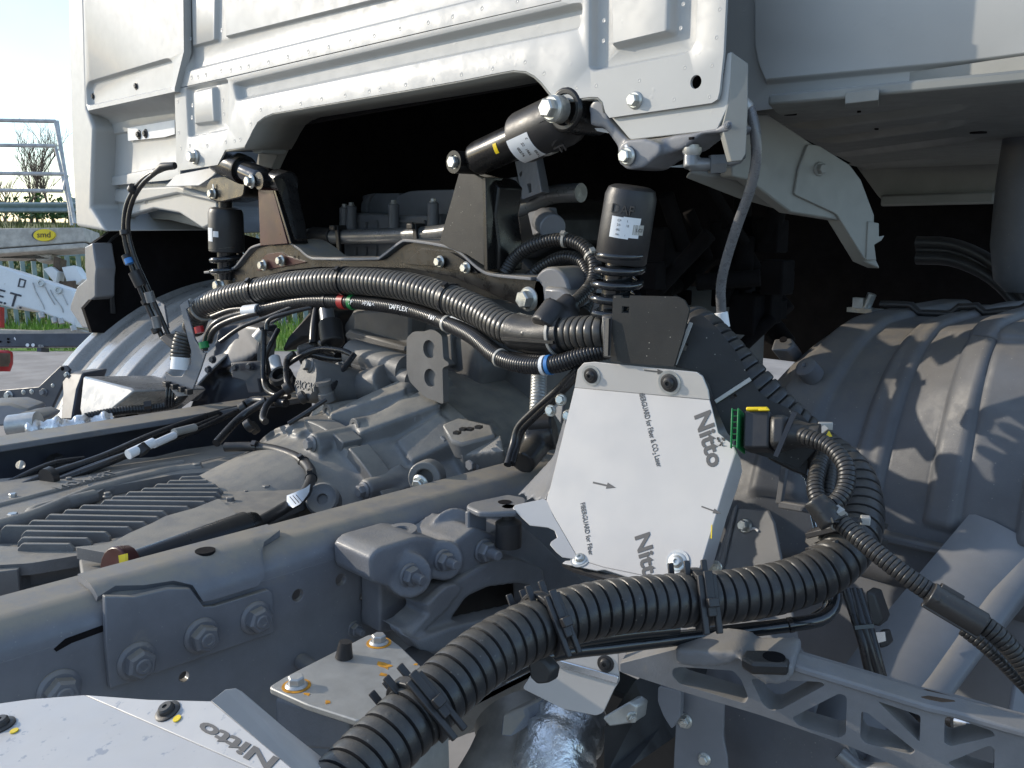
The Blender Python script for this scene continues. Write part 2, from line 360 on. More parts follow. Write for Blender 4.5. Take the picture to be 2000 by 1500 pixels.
# upper sheet: recessed field with raised boxes, riveted bottom strip
up_out = [(356, -70), (1115, -70), (1098, 0), (830, 61), (442, 151), (341, 173), (340, 100)]
boxA = rnd([(377, -46), (432, -46), (430, 82), (380, 95)], 7); boxC = rnd([(441, -46), (952, -46), (750, 2), (445, 77)], 6)
field = rnd([(361, -66), (1090, -66), (1085, -38), (838, 24), (372, 140), (361, 146)], 7)
pressed('upper_panel', YW, up_out, .004, [(field, 9, -.010, [(boxA, 5, .008, []), (boxC, 5, .008, [])])])
# lower sheet with the engine arch cut out of it
arch = [(516, 228), (533, 221), (800, 175), (900, 157), (980, 141), (1003, 137), (1027, 139), (1044, 148), (1058, 161), (1073, 180), (1084, 194), (1094, 197), (1155, 189), (1168, 190), (1177, 199), (1182, 219), (1190, 230)]
low_out = [(341, 175), (442, 153), (830, 63), (1096, 2), (1118, -70), (1419, -70), (1418, 0), (1413, 105), (1405, 180), (1401, 194), (1390, 201)]+arch[::-1]+[(503, 238), (493, 255), (486, 270), (477, 287), (440, 293), (425, 322), (352, 333), (345, 325)]
pan1 = rnd([(361, 170), (446, 152), (447, 255), (366, 271)], 8); boxB = rnd([(380, 177), (428, 166), (432, 242), (383, 248)], 9)
trough = rnd([(452, 161), (1118, 6), (1137, 4), (1139, 18), (1132, 58), (460, 200)], 9)
pan2 = rnd([(1150, -64), (1366, -64), (1359, 84), (1345, 104), (1160, 141), (1149, 133)], 10); boxF = rnd([(1196, -62), (1330, -62), (1326, 72), (1200, 101)], 14)
hole = circ(YW, 1359, 160, 13, 20)
pressed('lower_panel', YW, low_out, .004, [(pan1, 7, -.009, [(boxB, 7, .009, [])]), (trough, 11, -.014, []), (pan2, 10, -.012, [(boxF, 12, .013, [])])], holes=[hole])
MB().lathe(YW(1359, 160)+V((0, .03, 0)), (0, 1, 0), [(0, .02), (.01, .02), (.01, .001)], 16).build('hole_backing', insul, cab)
for x, y in [(374, 151), (387, 150), (402, 146), (432, 138), (451, 137), (470, 132), (486, 129), (524, 121), (562, 110), (602, 100), (642, 91), (684, 80), (731, 69), (781, 56), (836, 44), (884, 32), (941, 16), (1010, 2)]: boltp(YW, x, y, 4.6, cab_white, cab, 'dimple', 'spot_weld')
for x, y in [(347, 198), (349, 259), (353, 289), (371, 284), (405, 284), (441, 277), (458, 275), (469, 272), (490, 242), (509, 214), (547, 210), (587, 202), (628, 193), (674, 186), (721, 178), (742, 174), (792, 165), (846, 156), (901, 145), (962, 134), (1025, 121), (1062, 143), (1105, 173), (1126, 171), (1164, 167), (1248, 157), (1180, 40), (1179, 80), (1330, 55), (1335, 8), (1337, 132), (1390, 128), (1399, 73), (1405, 18), (1316, 194), (1385, 189), (435, 195), (437, 222), (376, 206), (375, 230), (433, 59), (372, 76)]:
    boltp(YW, x, y, 4.4, cab_white, cab, 'dimple', 'spot_weld')
boltp(YW, 1241, 196, 17, zinc, cab, 'hex', roll=.3)
MB().lathe(YW(386, 303)+V((0, -.0012, 0)), (0, -1, 0), [(-.002, .0065), (0, .0065), (.0004, .006), (.0004, .0001)], 20).build('plug', cab_white, cab)
# the wall goes on upwards above the picture
ua, ub = YW.off(-.002)(164, -60), YW.off(-.002)(1418, -60); MB().prism([ua, ub, V((ub.x, ub.y, 3.3)), V((ua.x, ua.y, 3.3))], (0, .02, 0)).build('upper_wall', cab_white, cab)
# edge of the arch folds inwards
mb = MB(); pth = [(440, 293), (477, 287), (486, 270), (493, 255), (503, 238)]+arch[:-1]
a = YW.off(-.001).L(pth); n = len(a); mb.add(a+[p+V((0, .10, .004)) for p in a], [(i, i+1, i+1+n, i+n) for i in range(n-1)])
inn = [(p+V((0, .10, .004))) for p in a]; cen = V((-1.2, .97, 1.2))
low = [p+V((0, .002, -.03)) if 4 < i < n-8 else p+(cen-p).normalized()*.03 for i, p in enumerate(inn)]
mb.build('arch_flange', cab_grey, cab, smooth=50).modifiers.new('t', 'SOLIDIFY').thickness = .003
MB().prism([D(505, 265, 1.72), D(516, 268, 1.72), D(514, 295, 1.72), D(508, 300, 1.72), D(496, 300, 1.72), D(484, 285, 1.72)], (0, .05, 0)).build('inner_bracket', cab_grey, cab, bevel=.002)
p_in = PY(.965)
MB().prism(p_in.L([(536, 236), (566, 246), (548, 290), (530, 330), (500, 322), (510, 270)]), (0, .02, 0)).build('arch_web', cab_grey, cab, bevel=.002)
# left upper sheet: proud, folding back above a riveted strip
pl1 = YW.off(.012); lu = [(161, -70), (357, -70), (359, 100), (341, 173), (341, 179), (172, 216), (168, 205), (166, 140)]
pressed('left_panel', pl1, lu, .016, [(rnd([(167, 172), (172, 158), (322, 114), (331, 113), (338, 122), (339, 171), (175, 207), (169, 205)], 6), 5, -.011, [])])
for x, y, r in ((183, 188, 7), (267, 168, 8)): boltp(YW, x, y, r, black_matt, cab, 'button', 'grommet')
for x, y in ((242, 181), (333, 164), (349, 162), (297, 172)): boltp(YW, x, y, 3.5, cab_white, cab, 'dimple', 'spot_weld')
# cove and lower left field, set back
pl2 = PY(.93)
mb = MB(); A = [(172, 216), (341, 179)]; prof = [(YW, 0), (PY(.885), 5), (PY(.905), 14), (PY(.922), 24), (PY(.93), 36)]
mb.loft([[p(A[0][0]+k*.35, A[0][1]+k), p(256, 197.5+k), p(A[1][0]+6, A[1][1]+k*1.15)] for p, k in prof], closed=False); mb.build('cove', cab_white, cab, smooth=80)
pressed('lower_left_panel', pl2, [(172, 250), (342, 214), (352, 216), (352, 345), (325, 352), (222, 362), (182, 358), (176, 300)], .004, [(rnd([(212, 262), (248, 256), (344, 238), (344, 322), (214, 348)], 5), 4, -.006, [])])
plate('label_patch', label_white, pl2.off(.001), [(249, 250), (341, 234), (341, 262), (320, 268), (250, 275)], .001, cab, bevel=0)
for x, y in ((272, 263), (285, 261)): boltp(pl2.off(.001), x, y, 9, black_matt, cab, 'button', 'grommet')
# left corner post
pst = [(131, -70), (146, -70), (160, -70), (168, 212), (182, 250), (178, 360), (176, 405), (205, 452), (148, 442), (140, 300), (135, 120)]
MB().prism(PY(.88).L(pst), (0, .5, 0)).build('corner_post', cab_white, cab, bevel=.009, seg=4)
# skirt over the left wheel arch
pl3 = PY(.95)
MB().prism(pl3.L([(176, 356), (340, 356), (420, 352), (425, 432), (395, 446), (350, 416), (300, 407), (250, 421), (205, 452), (172, 440)]), (0, .03, 0)).build('arch_skirt', cab_white, cab, bevel=.004)
MB().prism(PY(1.02).L([(250, 421), (300, 408), (350, 417), (425, 436), (440, 458), (400, 448), (330, 430), (285, 427), (240, 440)]), (0, .25, .01)).build('arch_lip', cab_grey, cab, bevel=.004)
MB().prism(pl3.off(.01).L([(178, 372), (345, 362), (420, 384), (420, 396), (345, 378), (255, 398), (180, 392)]), (0, .012, 0)).build('skirt_rib', cab_white, cab, bevel=.005)
for x, y, r in ((202, 428, 8), (285, 392, 7)):
    boltp(pl3, x, y, r, steel, cab, 'torx', 'clip')
plate('flap', cab_white, Pl((-.05, -.86, .5), pl2(343, 342)), [(323, 364), (344, 341), (425, 325), (426, 336), (388, 362)], .002, cab)
# support tabs hanging under the right corner
plb = YW.off(-.006)
MB().prism(plb.L(rnd([(1188, 222), (1405, 190), (1412, 150), (1420, 104), (1429, 101), (1426, 160), (1420, 212), (1400, 254), (1231, 273)], 5)), (0, .005, 0)).build('lower_tab', cab_white, cab, bevel=.001)
pw = Pl((.45, -.88, 0), plb(1429, 150))
MB().prism([plb(1429, 101), pw(1462, 124), pw(1461, 216), pw(1457, 300), pw(1449, 314), pw(1428, 316), plb(1410, 250), plb(1424, 190)], (-.01, .008, 0)).build('side_gusset', cab_grey, cab, bevel=.001)
# right wing of the back wall
plw = PY(1.0)
pressed('right_panel', plw, [(1395, -70), (2150, -70), (2150, 132), (2000, 151), (1740, 183), (1455, 219), (1395, 228)], .004, [(rnd([(1472, -64), (2140, -64), (2140, 100), (1900, 130), (1497, 168), (1480, 130), (1473, 90)], 8), 12, .010, [])])
for x, y in ((1453, 20), (1470, 198), (1600, 75), (1555, 190), (1517, 154)): boltp(plw, x, y, 4.5, cab_white, cab, 'dimple', 'spot_weld')
ua, ub = plw.off(-.002)(1395, -60), plw.off(-.002)(2148, -60); zt_ = min(ua.z, ub.z)
MB().prism([ua, ub, V((ub.x, ub.y, 3.3)), V((ua.x, ua.y, 3.3))], (0, .02, 0)).build('upper_wall', cab_white, cab)
# floor underside seen beneath the right wing
zf = plw(1740, 183).z
und = thing('cab_floor', (-.4, 1.4, zf), 'grey ribbed underside of the cab floor above the right wheel', 'cab floor')
zfp = PZ(zf); mb = MB().prism([zfp(1470, 218), zfp(2160, 131), zfp(2160, 350), zfp(1722, 350)], (0, 0, .02)); mb.build('floor_sheet', cab_grey, und)
toe = PY(2.42); MB().prism(toe.L([(1670, 322), (2160, 310), (2160, 560), (2010, 470), (1960, 410), (1930, 384), (1860, 388), (1730, 400), (1712, 380)]), (0, .01, 0)).build('toe_board', cab_grey, und, bevel=.003)
MB().bar(toe.off(.004)(1722, 392), toe.off(.004)(1945, 386), .03, .02, (0, -1, 0)).build('toe_rail', cab_grey, und, bevel=.006)
MB().lathe(D(2010, 360, 1.5), (0, 0, -1), [(-.2, .03), (-.1, .045), (0, .05), (.10, .05), (.16, .04), (.18, .02), (.18, .001)], 24).build('rubber_stop', mud_black, und)
for k, dd_ in enumerate((0, 14, 30)): MB().tube(crom([D(1790, 474+dd_, 1.7), D(1860, 478+dd_, 1.66), (D(1930, 508+dd_, 1.62)), D(1985, 560+dd_, 1.58), D(2040, 640+dd_, 1.55)], .02), .012 if k != 1 else .006, 12).build('inner_lip', black_matt, und, smooth=80)
ZU = lambda t: PZ(zf-t)
for (x0, y0, x1, y1, wd) in ((1575, 243, 1850, 208, .034), (1620, 272, 1860, 238, .034), (1650, 300, 1880, 270, .034), (1690, 322, 1820, 312, .045)):
    a, b = ZU(.0)(x0, y0), ZU(0)(x1, y1); e = (b-a).normalized(); n = V((0, 0, 1)).cross(e)*wd; MB().loft([[p+n*s+V((0, 0, -h*k)) for s, h in ((-1, -.004), (-.7, .001), (-.45, .008), (0, .010), (.45, .008), (.7, .001), (1, -.004))] for p, k in ((a-e*.02, .0), (a, .7), (a+e*.03, 1), (b-e*.03, 1), (b, .7), (b+e*.02, 0))], closed=False).build('floor_rib', cab_grey, und, smooth=80)
MB().prism(ZU(.006).L([(1500, 206), (2010, 160), (2010, 178), (1520, 226)]), (0, 0, .012)).build('front_rail', cab_grey, und, bevel=.003)
MB().prism(ZU(.012).L([(1650, 203), (1716, 196), (1716, 208), (1690, 213), (1650, 214)]), (0, 0, .012)).build('rail_clip', cab_grey, und, bevel=.001)
for x, y, r in ((1544, 223, 13), (1911, 259, 20), (1712, 252, 5), (1826, 241, 5), (1855, 276, 5), (1678, 218, 4)):
    MB().lathe(ZU(.001)(x, y), (0, 0, -1), [(-.001, r*.0006), (.0012, r*.0006), (.0012, .0001)], 20).build('floor_hole', insul, und)
# longitudinal beam of the cab on the right, running forward
pb = PN((.93, -.36, 0), 1480, 330, 1.12)
MB().prism(pb.L([(1452, 226), (1500, 222), (1560, 262), (1640, 318), (1682, 350), (1708, 420), (1708, 500), (1720, 525), (1690, 512), (1640, 430), (1545, 415), (1462, 352), (1430, 345), (1430, 326), (1449, 314)]), (-.02, .004, 0)).build('side_beam', cab_grey, und, bevel=.002)
MB().prism(pb.off(.004).L(rnd([(1578, 281), (1600, 284), (1660, 322), (1682, 352), (1704, 425), (1703, 508), (1690, 508), (1634, 418), (1552, 380), (1560, 330)], 6)), (-.004, .001, 0)).build('beam_gusset', cab_grey, und, bevel=.001)
boltp(pb.off(.004), 1600, 330, 14, cab_grey, und, 'hex')
MB().prism(pb.off(.006).L([(1696, 432), (1717, 436), (1717, 462), (1728, 460), (1722, 470), (1708, 478), (1712, 508), (1692, 508)]), (-.003, .001, 0)).build('beam_tab', cab_grey, und, bevel=.001)
pf = PN((.6, -.35, -.75), 1400, 350, 1.14)
MB().prism(pf.L([(1338, 348), (1350, 337), (1430, 352), (1548, 408), (1545, 418), (1440, 388)]), (0, .004, .006)).build('beam_lip', cab_grey, und, bevel=.002)
MB().prism(PN((0, -1, 0), 1660, 260, 1.25).L([(1668, 216), (1674, 216), (1672, 226), (1667, 226)]), (0, .01, 0)).build('tab', black_matt, und)
# dark lining of the engine tunnel and the wheel house
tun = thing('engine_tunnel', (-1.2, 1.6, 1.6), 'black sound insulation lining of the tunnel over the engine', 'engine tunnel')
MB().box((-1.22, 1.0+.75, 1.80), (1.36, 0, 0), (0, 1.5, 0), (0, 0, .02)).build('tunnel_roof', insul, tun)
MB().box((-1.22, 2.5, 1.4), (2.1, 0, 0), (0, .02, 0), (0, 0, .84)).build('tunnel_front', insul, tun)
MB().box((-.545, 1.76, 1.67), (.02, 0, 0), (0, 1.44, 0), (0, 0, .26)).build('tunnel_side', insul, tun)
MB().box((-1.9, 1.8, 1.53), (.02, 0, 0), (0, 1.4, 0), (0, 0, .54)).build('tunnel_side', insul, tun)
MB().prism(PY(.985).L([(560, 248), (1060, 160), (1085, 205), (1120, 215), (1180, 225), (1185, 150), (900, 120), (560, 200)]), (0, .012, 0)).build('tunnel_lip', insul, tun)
# ---------------------------------------------------------------- frame rails
def sweepY(mb, prof, y0, y1, thk=None):
    """profile of (x, z) points, closed, drawn out along the truck"""
    mb.loft([[V((x, y0, z)) for x, z in prof], [V((x, y1, z)) for x, z in prof]]); return mb
def arc(cx, cz, r, a0, a1, n=8): return [(cx+r*math.cos(R(a0+(a1-a0)*i/n)), cz+r*math.sin(R(a0+(a1-a0)*i/n))) for i in range(n+1)]
XR, ZT, RR = -.84, 1.047, .032
rail = thing('frame_rail', (XR, .6, .78), 'near grey chassis rail with rounded top corner running diagonally across the picture', 'chassis rail')
web = PX(XR)
holes = [circ(web, 582, 1163, 12.5, 18), circ(web, 666, 1132, 12, 18), circ(web, 709, 1165, 8, 14), circ(web, 360, 1322, 10.5, 16)]
W0 = [V((XR, y, z)) for y, z in ((-.7, .74), (2.4, .74), (2.4, ZT-RR), (-.7, ZT-RR))]
MB().prism(W0, (-.008, 0, 0), holes).build('web', frame_grey, rail, bevel=.0008)
corner = lambda e, a0=0, a1=90, ext=True: arc(XR-RR, ZT-RR, RR+e, a0, a1)
mb = MB(); sweepY(mb, corner(0)+[(-.915, ZT), (-.915, ZT-.008)]+corner(-.008)[::-1], -.7, 2.4); mb.build('top_flange', frame_grey, rail, smooth=60)
MB().box((-.88, .85, .745), (.08, 0, 0), (0, 3.1, 0), (0, 0, .008)).build('bottom_flange', frame_grey, rail)
# pressed cover bracket bolted over the rail
XB = XR+.008; wb = PX(XB); yq = lambda px, py: wb(px, py).y
y0, y1, y2 = yq(205, 1200), yq(398, 1190), yq(522, 1150)
MB().prism(wb.L([(205, 1165), (262, 1166), (330, 1150), (372, 1150), (398, 1186), (420, 1184), (524, 1152), (533, 1158), (537, 1236), (215, 1346), (207, 1260)]), (-.0075, 0, 0)).build('cover_bracket', frame_grey, rail, bevel=.0012)
mb = MB(); e0, e1 = .0005, .0085
pr = lambda a: corner(e1, a, 90)+[(-.897, ZT+e1), (-.897, ZT+e0)]+corner(e0, a, 90)[::-1]
ring = lambda y, a: [V((x, y, z)) for x, z in pr(a)]
ys = [(y0, 52), (y0+(y1-y0)*.2, 62), (y0+(y1-y0)*.45, 50), (y0+(y1-y0)*.75, 44), (y0+(y1-y0)*.92, 30), (y1, 2), (y1+.01, 0), (y2-.012, 0), (y2-.002, 10), (y2+.004, 50), (y2+.012, 66), (y2+.03, 78), (y2+.04, 86)]
mb.loft([ring(y, a) for y, a in ys]); mb.build('cover_bracket_top', frame_grey, rail, smooth=50)
pt = PZ(ZT+e1+.0006); c = pt(414, 1104)
MB().lathe((-.868, c.y+.015, ZT+e1), (0, 0, 1), [(-.004, .0105), (.0006, .0105), (.0006, .0001)], 20).build('bracket_hole', insul, rail)
for x, y, r, p in ((115, 1347, 42, web), (267, 1291, 39, wb), (393, 1241, 36, wb), (499, 1206, 33, wb)): boltp(p, x, y, r, frame_grey, rail, 'nut', 'nut')
boltp(web, 692, 1228, 16, frame_grey, rail, 'stud', 'bolt')
MB().cyl(web(588, 1290), web(588, 1290)+V((.10, -.005, 0)), .009).build('locating_pin', frame_grey, rail, bevel=.001)
# oblong slit at the end of the reinforcement
MB().prism(web.off(.0006).L([(105, 1268), (128, 1248), (200, 1222), (206, 1226), (206, 1232), (140, 1256), (110, 1273)]), (-.0012, 0, 0)).build('slit', insul, rail)
# far rail, an open channel seen from inside
rail2 = thing('frame_rail', (-1.63, .6, .78), 'far chassis rail with a sunlit narrow top and inner channel coloured dark for shade', 'chassis rail')
XF = -1.63; wf = PX(XF+.008)
fh = [circ(wf, 40, 908, 9, 16)]
MB().prism([V((XF+.008, y, z)) for y, z in ((-.7, .74), (1.02, .74), (1.02, 1.036), (-.7, 1.036))], (-.008, 0, 0), fh).build('web', dark_navy, rail2)  # shade inside the channel is put into a darker colour than the top
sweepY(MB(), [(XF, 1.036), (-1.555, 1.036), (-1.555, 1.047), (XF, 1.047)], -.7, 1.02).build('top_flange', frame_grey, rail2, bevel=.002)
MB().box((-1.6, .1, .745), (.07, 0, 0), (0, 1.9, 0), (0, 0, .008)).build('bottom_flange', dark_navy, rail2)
MB().prism(PX(-1.57).L([(85, 925), (108, 895), (125, 890), (125, 905), (112, 925)]), (-.03, 0, 0)).build('cable_clip', black_matt, rail2, bevel=.001)
MB().prism([D(*q) for q in ((222, 812, 1.86), (300, 800, 1.9), (322, 804, 1.9), (322, 818, 1.9), (235, 826, 1.86))], (0, 0, -.012)).build('rail_shim', frame_grey, rail2, bevel=.002)
MB().lathe(D(258, 812, 1.855), (0, 0, 1), [(0, .012), (.002, .012), (.002, .001)], 16).build('shim_hole', insul, rail2)
# ---------------------------------------------------------------- spring hanger casting on the near rail
hang = thing('spring_hanger', D(880, 1150, 1.02), 'cast grey hanger with arched leg and two threaded studs bolted to the near rail', 'hanger bracket')
mb = MB(); ph = PX(-.80)
def solid(mb, pts, d, off): mb.prism([D(x, y, d) for x, y in pts], off)
mb = MB()
mb.prism(PX(-.768).L(rnd([(722, 1089), (739, 1071), (816, 1048), (850, 1052), (889, 1069), (892, 1111), (861, 1123), (833, 1128), (816, 1151), (781, 1154), (725, 1137)], 9)), (-.07, 0, 0))
mb.cyl(PX(-.757)(799, 1123), PX(-.835)(799, 1123), .0255, 26); mb.cyl(PX(-.757)(865, 1094), PX(-.835)(865, 1094), .0235, 26)
mb.prism(PX(-.80).L([(742, 1140), (797, 1148), (795, 1232), (742, 1236)]), (-.038, 0, 0))
mb.cyl(PX(-.79)(889, 1040), PX(-.85)(889, 1040), .030, 26)
mb.prism(PX(-.755).L(rnd([(890, 1058), (928, 1030), (956, 1040), (985, 1052), (985, 1108), (905, 1125), (892, 1120)], 5)), (-.08, 0, 0))
mb.build('boss_block', cast_grey, hang, remesh=.0026, it=4)
mb = MB()
mb.prism(PX(-.748).L([(912, 1123), (872, 1145), (824, 1182), (830, 1197), (798, 1225), (779, 1228), (818, 1253), (878, 1230), (884, 1208), (912, 1168), (952, 1148), (1009, 1140), (1037, 1143), (1040, 1215), (1078, 1215), (1062, 1112), (1046, 1104), (1010, 1092), (960, 1094)]), (-.035, 0, 0))
mb.prism(PX(-.775).L([(952, 1042), (986, 1023), (1020, 1026), (1054, 1054), (1100, 1100), (1145, 1134), (1230, 1165), (1230, 1215), (1130, 1175), (1078, 1225), (1040, 1215), (1050, 1112), (997, 1098), (940, 1100), (930, 1060)]), (-.04, 0, 0))
mb.prism(PX(-.742).L([(872, 1145), (892, 1140), (905, 1150), (875, 1190), (830, 1232), (818, 1250), (800, 1238), (838, 1200), (832, 1182)]), (-.012, 0, 0))
mb.prism(PX(-.735).L([(818, 1250), (880, 1226), (1045, 1188), (1050, 1212), (900, 1262), (832, 1282), (790, 1240)]), (-.03, 0, 0))
mb.build('arched_leg', cast_grey, hang, remesh=.0028, it=4)
MB().prism(PX(-.833).L([(800, 1140), (905, 1110), (1060, 1100), (1060, 1230), (800, 1260)]), (-.004, 0, 0)).build('painted_shade_plate', black_matt, hang)  # black sheet added behind the leg; its colour stands in for shade
MB().lathe(PX(-.775)(800, 1070)+V((-.03, .010, .012)), (0, -.1, 1), [(-.01, .02), (0, .02), (0, .011), (-.012, .010), (-.012, .0001)], 22).build('threaded_hole', cast_grey, hang)
for x, y, r, X in ((799, 1123, 24, -.7565), (865, 1094, 22, -.7565), (944, 1075, 24, -.7545)): boltp(PX(X), x, y, r, frame_grey, hang, 'stud', 'stud')
# loop bracket above it
mb = MB(); zt = PZ(1.062)
mb.prism(zt.L(rnd([(909, 987), (920, 980), (992, 965), (1026, 971), (1030, 980), (1009, 998), (960, 1000), (935, 999)], 6)), (0, 0, -.008)); o = mb.build('eye_bracket', cast_grey, hang, bevel=.0025)
q = zt(915, 990); MB().box(q+V((0, .012, -.03)), (.007, 0, 0), (0, .03, 0), (0, 0, .05)).build('bracket_leg', cast_grey, hang, bevel=.002)
MB().lathe(zt(986, 981), (0, 0, 1), [(-.002, .0075), (.0006, .0085), (.0006, .0001)], 20).build('eye', insul, hang)
MB().lathe(zt(958, 1000)+V((0, .03, -.05)), (0, 0, 1), [(0, .016), (.03, .016), (.035, .008), (.05, .008)], 16).build('stud_below', black_matt, hang)
# rough casting between the rail and the white shield
mb = MB(); mb.prism([D(*q) for q in ((1105, 800, 1.17), (1130, 790, 1.12), (1125, 870, 1.12), (1075, 962, 1.12), (1060, 985, 1.12), (1000, 980, 1.16), (1010, 965, 1.2), (1055, 940, 1.2), (1080, 890, 1.19))], (.0, .05, 0)); mb.build('side_casting', cast_grey, hang, remesh=.004, it=3)
# ---------------------------------------------------------------- rust spotted plate
zp = PZ(.99); rp = thing('mounting_plate', zp(690, 1320), 'bare steel mounting plate with orange rust rings round two bolts', 'steel plate')
pts = rnd([(524, 1342), (556, 1322), (722, 1238), (760, 1246), (782, 1262), (828, 1306), (752, 1385), (700, 1408), (600, 1376)], 8)
a = zp.L(pts); MB().prism(a, (0, 0, -.006)).build('plate', galv, rp, bevel=.0012)
e, f_ = zp(828, 1306), zp(700, 1408); dn = V((.012, -.006, -.004)); mb = MB()
mb.loft([[e, f_], [e+V((.020, -.004, -.002)), f_+V((.020, -.004, -.002))], [e+V((.034, -.006, -.012)), f_+V((.034, -.006, -.012))], [e+V((.040, -.006, -.03)), f_+V((.04, -.006, -.03))], [e+V((.042, -.006, -.12)), f_+V((.042, -.006, -.12))]], closed=False)
o = mb.build('folded_lip', galv, rp, smooth=70); o.modifiers.new('t', 'SOLIDIFY').thickness = .005
for x, y, r in ((740, 1256, 19), (579, 1340, 22)):
    p = zp(x, y); rr = r*dep(p)/F
    MB().lathe(p, (0, 0, 1), [(-.001, rr*1.28), (.0005, rr*1.28), (.0007, rr*.9)], 26).build('rust_ring', rust, rp); bolt(p, (0, 0, 1), rr, steel, rp, 'hex', roll=.2)
MB().lathe(zp(672, 1284), (.05, .1, 1), [(0, .0085), (.016, .006), (.016, .0001)], 20).build('plug', black_matt, rp)
for x, y, s in ((752, 1300, .008), (748, 1318, .004), (600, 1356, .003), (738, 1408, .003), (812, 1298, .002), (640, 1372, .003)):
    q = zp(x, y); MB().prism([q+V((math.cos(t)*s*(1+.4*math.sin(3*t+x)), math.sin(t)*s*(.7+.3*math.cos(2*t+y)), .0004)) for t in [k*.628 for k in range(10)]], (0, 0, -.0008)).build('rust_spot', rust, rp)
mb = MB().prism([D(*q) for q in ((535, 1362, .86), (680, 1400, .82), (690, 1470, .82), (540, 1460, .86))], (-.02, .06, 0)); mb.build('block_below', cast_grey, rp, bevel=.004)
MB().lathe(PX(-.70)(858, 1325), (1, 0, 0), [(-.05, .02), (0, .02), (.004, .014), (.018, .014), (.018, .001)], 18).build('nut_below', black_matt, rp)
# ---------------------------------------------------------------- white heat shields
pn = PN((.10, -.86, .50), 1280, 900, 1.0)
sh = thing('heat_shield', pn(1280, 900), 'tall white film covered heat shield plate printed Nitto beside the chassis rail', 'heat shield')
face = [(1122, 757), (1386, 781), (1403, 845), (1418, 858), (1432, 868), (1436, 884), (1412, 960), (1372, 1095), (1358, 1130), (1322, 1137), (1180, 1108), (1131, 1093), (1080, 1005), (1067, 975), (1075, 950)]
MB().prism(pn.L(face), -pn.n*.002).build('face', film, sh, bevel=.0006)
# top strip, tilted more upright
a, b = pn(1122, 757), pn(1386, 781); ps = Pl((b-a).normalized().cross(V((.0, -.10, .99))), a)
MB().prism([a, b]+ps.L([(1383, 762), (1372, 735), (1360, 727), (1160, 707), (1140, 709), (1128, 722)]), -ps.n*.002).build('top_strip', film, sh, bevel=.0006)
# right side folded back
a, b = pn(1436, 884), pn(1412, 960); pr_ = Pl((.80, -.56, .22), a)
MB().prism([pn(1432, 868), pn(1436, 884), pn(1412, 960), pn(1372, 1095), pn(1358, 1130)]+pr_.L([(1372, 1132), (1394, 1100), (1420, 1010), (1440, 955), (1450, 920), (1446, 895)]), -pr_.n*.002).build('side_fold', film, sh, bevel=.0006)
# lower left flap, lower strip
a, b = pn(1080, 1005), pn(1131, 1093); pl_ = Pl((b-a).cross(V((-.72, -.52, -.16))), a)
fl = [(1098, 1088), (1086, 1078), (1074, 1064), (1076, 1058), (1088, 1050), (1083, 1036), (1070, 1030), (1035, 1026), (1018, 1010), (1001, 992), (1006, 986), (1060, 974), (1072, 978)]
MB().prism([b]+pl_.L(fl)+[a], -pl_.n*.002).build('left_flap', film, sh, bevel=.0006)
ps2 = Pl((.05, -.55, .83), pn(1180, 1108))
MB().prism([pn(1131, 1093), pn(1180, 1108), pn(1322, 1137)]+ps2.L([(1318, 1146), (1240, 1131), (1180, 1112), (1165, 1114), (1098, 1100), (1104, 1095)]), -ps2.n*.002).build('lower_strip', film, sh, bevel=.0006)
MB().prism(ps2.off(-.006).L([(1098, 1100), (1165, 1114), (1240, 1132), (1330, 1148), (1345, 1160), (1240, 1146), (1120, 1112)]), (0, .0, -.004)).build('under_strip', black_matt, sh)
for x, y, r, p in ((1155, 733, 17, ps), (1308, 747, 20, ps), (1324, 1098, 20, pn), (1134, 1092, 17, ps2)):
    q = p(x, y); rr = r*dep(q)/F; MB().lathe(q, p.n, [(0, rr*1.22), (.0012, rr*1.22), (.0012, .001)], 30).build('washer', steel, sh); bolt(q+p.n*.001, p.n, rr*.92, zinc if y > 1000 else black_matt, sh, 'torx')
boltd(1396, 1108, 1.0, (.5, -.8, .2), 14, zinc, sh, 'nut')
X = (1, 0, 0)
textp('FIBERGUARD for Fiber & CO\u2082 Laser', pn, (1247, 765), (1283, 913), 15.5, ink, sh)
textp('FIBERGUARD for Fiber & CO\u2082', pn, (1134, 984), (1158, 1130), 14, ink, sh) if 0 else textp('FIBERGUARD for Fiber', pn, (1133, 983), (1150, 1085), 14.5, ink, sh)
for s, a, b, h in (('Nitto', (1356, 810), (1385, 915), 46), ('Nitto', (1240, 1046), (1262, 1150), 44)):
    textp(s, pn, a, b, h, ink, sh, bold=.03)
def arrow(pl, a, b, wd, parent):
    P = pl.off(.0006); p, q = P(*a), P(*b); t = (q-p); n = P.n.cross(t).normalized()*wd; m_ = p+t*.62
    MB().prism([p+n*.2, m_+n*.2, m_+n*.75, q, m_-n*.75, m_-n*.2, p-n*.2], -pl.n*.0008).build('arrow_mark', ink, parent)
arrow(pn, (1158, 942), (1202, 952), .0048, sh); arrow(ps, (1258, 723), (1300, 728), .004, sh); arrow(pn, (1370, 989), (1408, 1003), .0035, sh)
MB().prism(pn.off(.0005).L([(1389, 1025), (1391, 1025), (1390, 1052), (1388, 1052)]), -pn.n*.0007).build('paint_tick', yellow, sh)
MB().prism(pn.off(.0005).L([(1324, 1077), (1332, 1077), (1331, 1083), (1325, 1082)]), -pn.n*.0007).build('paint_tick', yellow, sh)
for i in range(14):
    x, y = random.uniform(1408, 1424), random.uniform(858, 872); q = pn.off(.0003)(x-8, y); MB().prism([q+V((random.uniform(-1, 1), 0, random.uniform(-1, 1)))*.003 for _ in range(4)], -pn.n*.0006).build('scuff', ink, sh)
